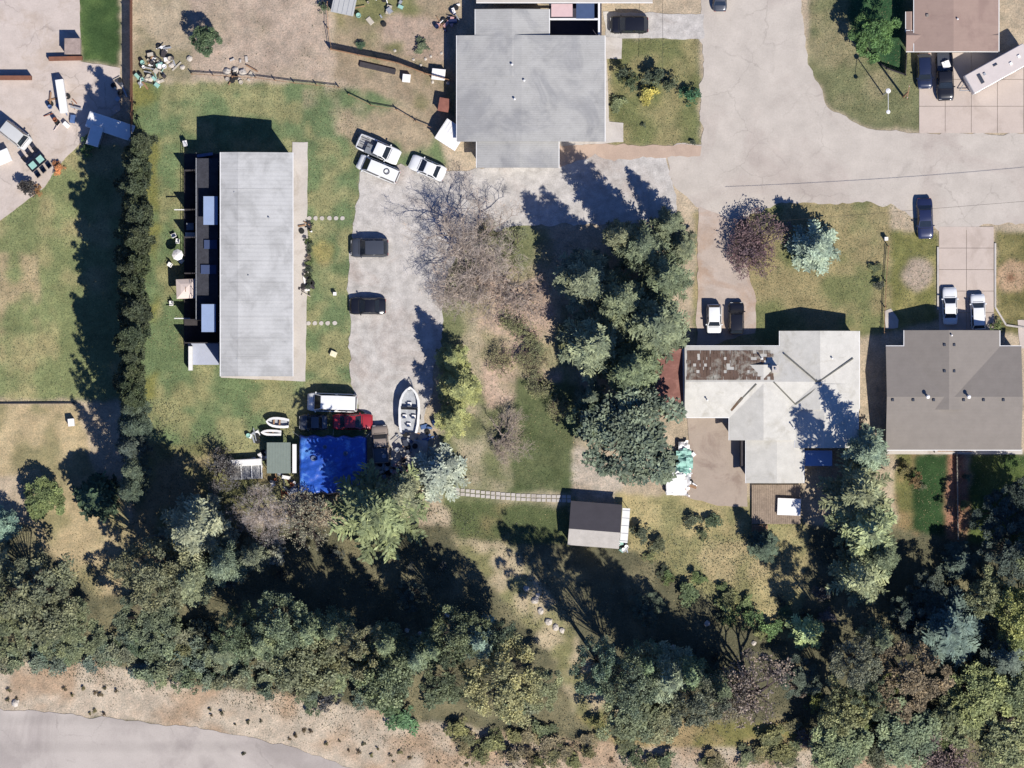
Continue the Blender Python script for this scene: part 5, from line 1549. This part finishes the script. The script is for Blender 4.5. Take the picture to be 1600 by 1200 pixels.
# slope woods
for (x, y, r, h, c, k, lab) in (
    (348, 885, 40, 22, (.10, .12, .08), 'spruce', 'added tall spruce right of the bushy pine, below the pale bare tree'),  # this spruce and the next are added to cast shade
    (392, 872, 30, 18, (.085, .10, .07), 'spruce', 'added dusky spruce under the bare tree'),
    (375, 985, 42, 16, BG, 'pine', 'small green pine on the slope, left of the middle'),
    (440, 978, 52, 19, (0.130, 0.163, 0.109), 'pine', 'green pine at the left foot of the long tree shadow'),
    (470, 1030, 55, 13, (0.150, 0.169, 0.109), 'maple', 'leafy tree near the verge below the green pine'),
    (560, 1012, 45, 19, (0.156, 0.163, 0.102), 'pine', 'olive pine between two leafy trees on the slope'),
    (600, 1060, 50, 16, (0.130, 0.156, 0.095), 'maple', 'leafy tree leaning to the verge, middle of the slope'),
    (520, 985, 34, 19, (0.100, 0.120, 0.080), 'spruce', 'added dark spruce between the two long shadows on the slope'),  # spruces from here to the left foot are added to close the shade
    (650, 1030, 34, 17, (0.100, 0.130, 0.085), 'spruce', 'added narrow spruce left of the dark gap on the slope'),
    (345, 1020, 30, 12, (0.100, 0.120, 0.080), 'spruce', 'added narrow spruce at the left foot of the slope woods'),
    (782, 992, 28, 14, (.11, .14, .10), 'pine', 'bluish pine right of the paired spruce on the slope'),
    (410, 1005, 36, 20, (.10, .12, .07), 'spruce', 'added tall narrow spruce among the green pines on the left slope'),  # spruces from here to the dull one are added to thicken cast shade
    (480, 985, 34, 18, (.10, .125, .075), 'spruce', 'added spruce beside the green pine at the foot of the shade'),
    (602, 1008, 36, 19, (.10, .125, .075), 'spruce', 'added tall spruce midway along the edge of the long shade'),
    (678, 1015, 32, 18, (.09, .12, .07), 'spruce', 'added narrow spruce just left of the tall bluish pine'),
    (1012, 1038, 34, 22, (.09, .12, .07), 'spruce', 'added tall spruce at the top of the right slope clump'),
    (1078, 1058, 36, 21, (.09, .115, .07), 'spruce', 'added tall spruce at the right end of the slope clump'),
    (1125, 1078, 36, 17, (.085, .10, .065), 'spruce', 'added dull spruce between the clump and the brownish tree'),
    (716, 990, 48, 19, BG, 'pine', 'tall bluish pine casting the long middle shadow'),
    (748, 1002, 38, 19, (0.130, 0.169, 0.131), 'spruce', 'spruce paired with the tall bluish pine'),
    (700, 1060, 44, 14, BG, 'pine', 'pine below the tall bluish one beside dark gap'),
    (790, 1070, 64, 18, (0.195, 0.195, 0.109), 'pine', 'yellowish sparse pine near the bottom middle'),
    (845, 1075, 36, 9, (0.169, 0.182, 0.116), 'pine', 'sparse pine right of the yellowish one'),
    (937, 1042, 46, 24, (0.117, 0.150, 0.109), 'pine', 'tall dark green pine right of the dirt gully'),
    (985, 1065, 52, 24, (0.124, 0.150, 0.102), 'pine', 'tallest pine on the slope, right of the gully'),
    (1045, 1060, 52, 23, (0.130, 0.163, 0.109), 'spruce', 'spruce in the clump right of the dirt gully'),
    (1085, 1095, 46, 20, (0.130, 0.137, 0.109), 'pine', 'grey-green pine on the lower edge of the right clump'),
    (985, 1118, 48, 8, (0.150, 0.163, 0.102), 'maple', 'leafy low tree under the tall pines'),
    (1030, 1125, 40, 6, (0.156, 0.156, 0.102), 'maple', 'olive low tree close to the bottom verge'),
    (1190, 1085, 56, 13, (0.156, 0.130, 0.124), 'twiggy', 'brownish sparse tree left of the deep right shade'),
    (1140, 1100, 44, 12, (0.143, 0.130, 0.116), 'twiggy', 'thin brown-grey tree beside the brownish one'),
    (1360, 705, 44, 16, (0.117, 0.156, 0.124), 'spruce', 'green spruce nearest the taupe duplex corner'),
    (1345, 770, 62, 18, (0.137, 0.156, 0.095), 'star', 'wide fan-branched fir left of the duplex lawn'),
    (1360, 830, 62, 17, (0.143, 0.176, 0.102), 'star', 'second fan-branched fir directly below the wide one'),
    (1345, 905, 50, 16, (0.156, 0.169, 0.109), 'star', 'lowest fan-branched fir of the right column'),
    (1380, 870, 36, 14, DG, 'spruce', 'dark spruce right of the fan-branched firs'),
    (1263, 990, 34, 8, (0.195, 0.234, 0.116), 'star', 'small star-shaped fir in the shade, bright green'),
    (1195, 855, 30, 7, (0.055, 0.072, 0.055), 'spruce', 'small dark spruce at the edge of the yellow garden'),
    (1378, 1000, 30, 20, (.075, .09, .06), 'spruce', 'added dark spruce right of the small star-shaped fir'),  # this spruce and the pine after it are added to cast shade
    (1362, 1088, 34, 17, (.10, .115, .07), 'pine', 'added grey-olive pine above the bottom bend'),
    (1340, 1035, 44, 19, (0.130, 0.143, 0.109), 'pine', 'grey pine below the right column of firs'),
    (1320, 1105, 44, 13, (0.163, 0.179, 0.097), 'maple', 'yellow-green bushy tree at the lower right bend'),
    (1310, 1165, 50, 7, (0.134, 0.163, 0.097), 'maple', 'green bushy tree at the bottom edge, right of centre'),
    (1420, 1060, 62, 16, (0.169, 0.130, 0.095), 'pine', 'rust-brown sparse pine in the lower right'),
    (1480, 985, 70, 13, (0.072, 0.098, 0.095), 'spruce', 'big dark blue-green spruce in the lower right'),
    (1440, 985, 40, 8, (0.091, 0.104, 0.087), 'pine', 'dim pine left of the big dark spruce'),
    (1575, 1030, 44, 12, (0.078, 0.098, 0.087), 'spruce', 'dark spruce near the right edge'),
    (1545, 930, 38, 10, (0.179, 0.201, 0.106), 'maple', 'small yellow-green tree above right of the dark spruce'),
    (1592, 955, 42, 12, (0.221, 0.247, 0.102), 'maple', 'yellow-green tree cut by the right edge, upper'),
    (1590, 1000, 34, 9, (0.208, 0.234, 0.102), 'maple', 'yellow-green tree cut by the right edge, middle'),
    (1530, 1085, 52, 9, (0.168, 0.190, 0.097), 'maple', 'broad yellow-green tree in the lower right woods'),
    (1500, 1120, 44, 7, (0.163, 0.179, 0.106), 'maple', 'yellow-green tree below left of the broad one'),
    (1590, 1085, 40, 8, (0.157, 0.179, 0.097), 'maple', 'yellow-green tree at the right edge, lower'),
    (1575, 1165, 50, 8, (0.168, 0.185, 0.097), 'maple', 'yellow-green tree near the bottom right corner'),
    (1420, 1150, 54, 6, (0.134, 0.163, 0.097), 'maple', 'green tree at the bottom edge below the rust-brown pine'),
    (1490, 1175, 50, 5, (0.130, 0.098, 0.102), 'twiggy', 'reddish brown sparse tree at the bottom right'),
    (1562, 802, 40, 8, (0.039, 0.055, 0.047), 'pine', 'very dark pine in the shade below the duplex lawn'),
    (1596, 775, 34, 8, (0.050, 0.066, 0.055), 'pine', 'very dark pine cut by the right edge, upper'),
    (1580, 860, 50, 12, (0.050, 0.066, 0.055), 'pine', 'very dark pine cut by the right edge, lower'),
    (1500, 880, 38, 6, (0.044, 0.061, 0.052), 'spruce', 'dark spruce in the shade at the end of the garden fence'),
    (1640, 880, 60, 21, DG, 'spruce', 'tall spruce just outside the right edge')):
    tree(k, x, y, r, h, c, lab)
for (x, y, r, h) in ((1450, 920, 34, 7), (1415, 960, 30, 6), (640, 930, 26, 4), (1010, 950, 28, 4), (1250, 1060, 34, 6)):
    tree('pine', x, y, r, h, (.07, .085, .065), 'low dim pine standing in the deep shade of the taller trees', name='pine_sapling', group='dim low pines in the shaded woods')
# cedar hedge on the left boundary
y = 222
k = 0
while y < 625:
    k += 1
    x = 214 - (y - 222) * .03 + R.uniform(-8, 8)
    tree('column', x, y, R.uniform(17, 25), R.uniform(11, 16.5), (.052, .064, .036), '%s cedar counted from the north end of the boundary hedge' % ORD[k], name='hedge_cedar', group='cedars of the long boundary hedge')
    y += 12.5
k = 0
for (x, y, h) in ((202, 640, 15), (205, 668, 16), (200, 700, 16), (205, 735, 17), (200, 768, 16)):
    k += 1
    tree('spruce', x, y, R.uniform(24, 30), h, (.05, .065, .05), '%s dark spruce counted southward from the end of the hedge' % ORD[k], name='spruce_tree', group='dark spruces south of the hedge')

# shrubs: singled out ones first
SHR = [(1015, 118, 14, 1.8, DG, 'dark shrub at the left of the garden by the grey-roofed house'), (985, 128, 15, 2.0, (.07, .09, .05), 'shrub beside the walkway of the grey-roofed house'),
       (1012, 146, 17, 1.6, (.30, .26, .08), 'yellow-flowering shrub in the garden of the grey-roofed house'), (1045, 132, 17, 2.6, (.09, .11, .07), 'tall grey-green shrub in the same garden'),
       (1078, 150, 17, 1.9, (.05, .11, .06), 'deep green round shrub at the right end of that garden'), (965, 160, 15, 1.0, (.13, .14, .08), 'low shrub by the light walkway'),
       (1030, 118, 15, 2.8, DG, 'dark upright shrub at the top of the garden group'), (975, 113, 14, 2.4, DG, 'dark shrub nearest the grey roof'),
       (1006, 195, 5, .5, DG, 'tiny dark shrub low in the garden, left one'), (1082, 222, 6, .6, DG, 'tiny dark shrub at the garden corner by the street'),
       (140, 228, 17, 1.5, (.08, .12, .05), 'green bush where the concrete yard meets the hedge'), (92, 262, 12, 1.0, (.28, .13, .06), 'orange-leaved bush beside the black patio set'),
       (40, 292, 17, 2.0, (.05, .045, .04), 'dark bush on the far left below the patio set'), (57, 298, 10, 1.0, (.25, .14, .06), 'small brown-orange bush by the far left dark one'),
       (1082, 812, 15, 1.4, (.07, .08, .055), 'grey-green bush in the yellow garden, left one'), (1112, 815, 16, 1.3, (.06, .08, .05), 'bush in the yellow garden, right one'), (1100, 835, 12, 1.0, (.11, .12, .07), 'small bush below the pair in the yellow garden'),
       (1003, 832, 17, 2.0, (.06, .075, .05), 'dark bush right of the shed awning'), (1030, 850, 16, 1.4, (.085, .09, .06), 'bush between the shed and the yellow garden'),
       (1558, 510, 11, 1.4, (.12, .15, .07), 'light green shrub at the duplex garage corner'), (660, 72, 14, .9, (.08, .10, .06), 'low green patch-like shrub in the dirt yard'),
       (565, 70, 9, .7, (.06, .09, .05), 'tiny green shrub in the dirt yard'), (505, 12, 10, 1.2, (.09, .12, .07), 'bush left of the grey flat shed'),
       (1367, 420, 11, .9, (.10, .11, .06), 'small bush on the dry lawn near the side fence'), (1375, 445, 10, 1.2, (.08, .08, .06), 'small dark bush by the side fence'),
       (512, 1092, 20, 2.2, (.05, .05, .055), 'dark purplish bush jutting onto the verge'), (632, 1125, 26, 1.8, (.07, .12, .06), 'fresh green bush on the verge below the woods'),
       (612, 1105, 22, 1.8, (.06, .09, .05), 'darker bush above the fresh green one on the verge'), (1440, 760, 8, .6, (.12, .12, .07), 'tiny bush at the edge of the duplex lawn'),
       (1512, 745, 8, .9, (.06, .08, .05), 'small dark bush right of the garden fence'), (1506, 790, 10, 1, (.13, .15, .06), 'yellowish bush beside the garden fence'),
       (1430, 750, 13, 1.6, (.16, .11, .06), 'rust-coloured shrub below the duplex corner'), (1415, 735, 12, 1.6, (.14, .12, .06), 'brownish shrub against the right column of trees'),
       (430, 865, 26, 3, (.20, .20, .18), 'pale-leaved bush in the shade below the bare tree'), (1170, 965, 22, 2, (.10, .14, .06), 'green bush low in the yellow garden'), (1205, 985, 20, 2, (.09, .14, .06), 'green bush left of the small star-shaped fir'),
       (1075, 925, 22, 1.6, (.09, .12, .06), 'green bush at the shade edge in the yellow garden')]
for (x, y, r, h, c, lab) in SHR:
    tree('shrub', x, y, r, h, c, lab, 'bush')
for q in range(9):
    tree('shrub', 481 + R.uniform(-2, 3), 375 + q * 9, R.uniform(5, 8), R.uniform(.6, 1.1), R.choice([(.05, .06, .04), (.09, .12, .05), (.2, .16, .12)]), 'small bedding plant along the right wall of the long building', 'plant', 'bedding_plant', 'bedding plants by the long building')
for (x, y) in ((14, 1078), (12, 1094), (26, 1092), (101, 1076), (113, 1086), (130, 1075), (149, 1082), (157, 1085), (164, 1075), (182, 1080), (140, 1115), (148, 1110), (162, 1116), (328, 1108), (330, 1118), (347, 1114), (387, 1128), (367, 1132), (408, 1127), (452, 1155), (462, 1150), (510, 1163), (530, 1158), (475, 1142), (485, 1143), (568, 1162), (545, 1173), (560, 1175), (580, 1180), (590, 1170), (610, 1180), (625, 1175), (640, 1185), (615, 1190), (685, 1192), (730, 1195), (955, 1188), (1003, 1190), (380, 1178)):
    tree('shrub', x, y, R.uniform(2.5, 5), R.uniform(.25, .5), R.choice([(.10, .075, .045), (.065, .06, .035), (.11, .10, .05)]), 'small dark tuft of brush on the bare road verge', 'bush', 'brush_tuft', 'brush tufts on the road verge')
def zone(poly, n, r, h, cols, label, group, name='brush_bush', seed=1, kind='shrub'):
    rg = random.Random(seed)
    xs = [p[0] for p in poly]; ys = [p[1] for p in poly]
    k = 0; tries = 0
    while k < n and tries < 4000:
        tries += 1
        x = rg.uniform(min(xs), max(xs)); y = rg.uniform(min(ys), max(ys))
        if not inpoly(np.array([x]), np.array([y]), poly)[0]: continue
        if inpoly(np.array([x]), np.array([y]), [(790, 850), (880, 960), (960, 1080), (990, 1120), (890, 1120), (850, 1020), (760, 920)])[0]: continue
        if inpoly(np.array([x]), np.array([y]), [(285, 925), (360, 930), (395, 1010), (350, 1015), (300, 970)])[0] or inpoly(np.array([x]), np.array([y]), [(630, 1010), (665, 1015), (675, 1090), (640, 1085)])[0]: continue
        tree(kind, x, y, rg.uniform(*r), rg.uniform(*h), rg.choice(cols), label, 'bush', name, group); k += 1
BC = [(.125, .15, .095), (.105, .135, .085), (.15, .16, .105), (.11, .14, .11)]
zone([(0, 1000), (200, 1000), (330, 1035), (480, 1060), (640, 1090), (640, 1100), (480, 1095), (330, 1075), (150, 1040), (0, 1045)], 62, (14, 24), (1.4, 2.8), BC, 'dense green brush bush between the woods and the road verge', 'brush bushes above the road verge', seed=2)
zone([(200, 960), (360, 1000), (640, 1050), (860, 1110), (860, 1130), (640, 1085), (360, 1040), (190, 1000)], 44, (16, 28), (1.8, 3.4), BC + [(.15, .15, .075)], 'leafy brush bush among the trees on the slope', 'brush bushes on the wooded slope', seed=3)
zone([(680, 1100), (860, 1135), (1250, 1130), (1250, 1195), (780, 1195), (690, 1150)], 46, (13, 22), (.9, 1.8), [(.13, .13, .06), (.11, .11, .06), (.15, .13, .08), (.085, .10, .055)], 'dry olive bush along the bottom edge', 'dry olive bushes along the bottom edge', seed=4)
zone([(1250, 1060), (1600, 1040), (1600, 1200), (1250, 1200)], 44, (16, 26), (1.5, 3), [(.12, .14, .06), (.14, .15, .06), (.08, .09, .06), (.10, .08, .07)], 'mixed bush under the lower right woods', 'bushes under the lower right woods', seed=5)
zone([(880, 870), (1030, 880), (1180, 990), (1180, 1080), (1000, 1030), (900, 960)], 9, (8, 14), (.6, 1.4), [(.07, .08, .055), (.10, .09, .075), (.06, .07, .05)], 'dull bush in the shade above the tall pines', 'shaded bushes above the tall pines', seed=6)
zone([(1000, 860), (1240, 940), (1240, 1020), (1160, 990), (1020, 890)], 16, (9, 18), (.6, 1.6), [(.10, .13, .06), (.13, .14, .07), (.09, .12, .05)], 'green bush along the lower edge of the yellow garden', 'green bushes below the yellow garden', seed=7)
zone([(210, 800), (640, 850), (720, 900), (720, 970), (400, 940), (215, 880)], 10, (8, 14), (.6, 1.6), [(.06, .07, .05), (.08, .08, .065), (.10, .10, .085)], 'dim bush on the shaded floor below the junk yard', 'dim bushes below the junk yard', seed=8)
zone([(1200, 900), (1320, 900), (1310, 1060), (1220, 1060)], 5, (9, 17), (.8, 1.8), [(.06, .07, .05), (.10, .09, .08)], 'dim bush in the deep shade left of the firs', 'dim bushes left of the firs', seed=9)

# ------------------------------------------------------------------ grass, litter and ground cover
def scatter(name, label, n, polys, hh, ww, cols, seed, cat, density_noise=None, z=-.08, avoid=True, upr=1.0):
    rg = np.random.RandomState(seed)
    px = rg.uniform(-30, 1630, n * 3); py = rg.uniform(-30, 1230, n * 3)
    ok = np.zeros(n * 3, bool)
    for p in polys: ok |= inpoly(px, py, p)
    if avoid:
        for p in SHEETS: ok &= ~inpoly(px, py, p)
    X = (px - 800) * S; Y = (600 - py) * S
    if density_noise:
        ok &= VNA.fbm(X, Y, density_noise, 4) + rg.uniform(-.15, .15, n * 3) > .5
    X = X[ok][:n]; Y = Y[ok][:n]; m_ = len(X)
    P = np.stack([X, Y, relief(X, Y) + hh * .35], 1)
    D = rg.randn(m_, 3) * .75; D[:, 2] = np.abs(D[:, 2]) * .6 * upr + .25 * upr
    s = rg.uniform(.6, 1.5, m_)
    V, F = leafquads(rg, P, D, hh * s, ww * s, 1.2)
    me = np_mesh(name, V, F, LEAF, np.repeat(rg.uniform(.05, .95, m_), 4))
    o = link(name, me); o.color = (*cols, 1)
    return tag(o, label, cat, kind='stuff')
FULL = [(-40, -40), (1640, -40), (1640, 1240), (-40, 1240)]
LAWNS = [[(210, 130), (560, 130), (560, 600), (600, 650), (400, 700), (210, 640)], [(0, 230), (200, 230), (200, 630), (0, 630)], [(950, 60), (1094, 60), (1096, 228), (950, 228)], [(1262, 0), (1436, 0), (1436, 200), (1300, 170)], [(1180, 320), (1465, 320), (1465, 500), (1180, 520)], [(1556, 362), (1640, 362), (1640, 520), (1556, 510)], [(680, 340), (905, 380), (905, 850), (700, 850)], [(985, 780), (1250, 800), (1250, 1010), (990, 870)], [(1400, 706), (1640, 706), (1640, 840), (1400, 840)]]
ROUGH = [[(-40, 820), (1640, 840), (1640, 1240), (700, 1200), (400, 1110), (-40, 1040)], [(205, 620), (440, 650), (700, 790), (1000, 860), (900, 900), (205, 860)]]
scatter('grass', 'short mown and dry grass growing over the lawns', 90000, LAWNS, .13, .05, (.12, .145, .08), 1, 'grass')
scatter('dry_grass', 'straw-coloured dry grass between the lawns and the verge', 45000, LAWNS + ROUGH, .16, .05, (.24, .21, .12), 2, 'grass', 3.0)
scatter('ground_cover', 'dense low leafy undergrowth covering the wooded slope', 90000, ROUGH, .15, .10, (.085, .09, .065), 3, 'undergrowth', 4.0)
scatter('verge_weeds', 'sparse weeds on the bare verge and dirt yards', 9000, [[(-40, 1040), (600, 1120), (1250, 1160), (1250, 1240), (-40, 1110)], [(205, -20), (712, -20), (712, 170), (205, 135)], [(480, 140), (700, 170), (700, 260), (500, 215)]], .16, .07, (.11, .11, .06), 4, 'weeds', 2.5)
bpy.context.view_layer.update()

# single out the members of the big groups by the named thing they stand nearest to
def single_out():
    tops = [o for o in bpy.data.objects if o.parent is None and o.get('label') and not o.get('kind')]
    cnt = {}
    for o in tops: cnt[o['label']] = cnt.get(o['label'], 0) + 1
    anchors = [o for o in tops if cnt[o['label']] == 1 and 3 <= len(o['label'].split()) <= 7 and 'cut by' not in o['label'] and 'outside' not in o['label'] and not o.get('group')]
    names = {'bushes in the dry centre yard': 'thin olive bush', 'dim low pines': 'dim low pine', 'brush bushes above the road': 'green brush bush', 'brush bushes on the wooded': 'leafy slope bush', 'dry olive bushes': 'dry olive bush',
             'bushes under the lower right': 'woodland bush', 'shaded bushes': 'dull shaded bush', 'green bushes below': 'green garden bush', 'dim bushes below': 'dim bush', 'dim bushes left': 'dim bush',
             'rocks by': 'pale rock', 'small white stones': 'small white stone', 'boulders': 'pale boulder', 'brush tufts': 'dark brush tuft', 'bedding': 'bedding plant', 'row of stepping': 'stepping stone'}
    groups = {}
    for o in tops:
        if cnt[o['label']] > 1: groups.setdefault(o['label'], []).append(o)
    for lab, obs in groups.items():
        g = obs[0].get('group', '')
        noun = next((v for k_, v in names.items() if k_ in g), None)
        if not noun: continue
        if 'stepping' in g or 'bedding' in g:
            key = (lambda o: o.location.x) if 'stepping' in g else (lambda o: -o.location.y)
            for i, o in enumerate(sorted(obs, key=key)):
                o['label'] = ('%s stepping stone from the long building, %s row' % (ORD[i + 1], 'upper' if 'upper' in g else 'lower')) if 'stepping' in g else '%s bedding plant from the north, along the long building wall' % ORD[i + 1]
            continue
        buckets = {}
        for o in obs:
            a = min(anchors, key=lambda q: (q.location.xy - o.location.xy).length)
            d = o.location.xy - a.location.xy
            k_ = int(round(math.degrees(math.atan2(d.y, d.x)) / 45)) % 8
            w = ['right of', 'above right of', 'above', 'above left of', 'left of', 'below left of', 'below', 'below right of'][k_]
            buckets.setdefault((a.name, w), []).append((d.length, o, a))
        for (an, w), L in buckets.items():
            L.sort(key=lambda q: q[0])
            for i, (dl, o, a) in enumerate(L):
                o['label'] = ((ORD[i + 1] + ' nearest ') if len(L) > 1 else '') .replace('first nearest', 'nearest') + '%s %s the %s' % (noun, w, a['label'])
single_out()
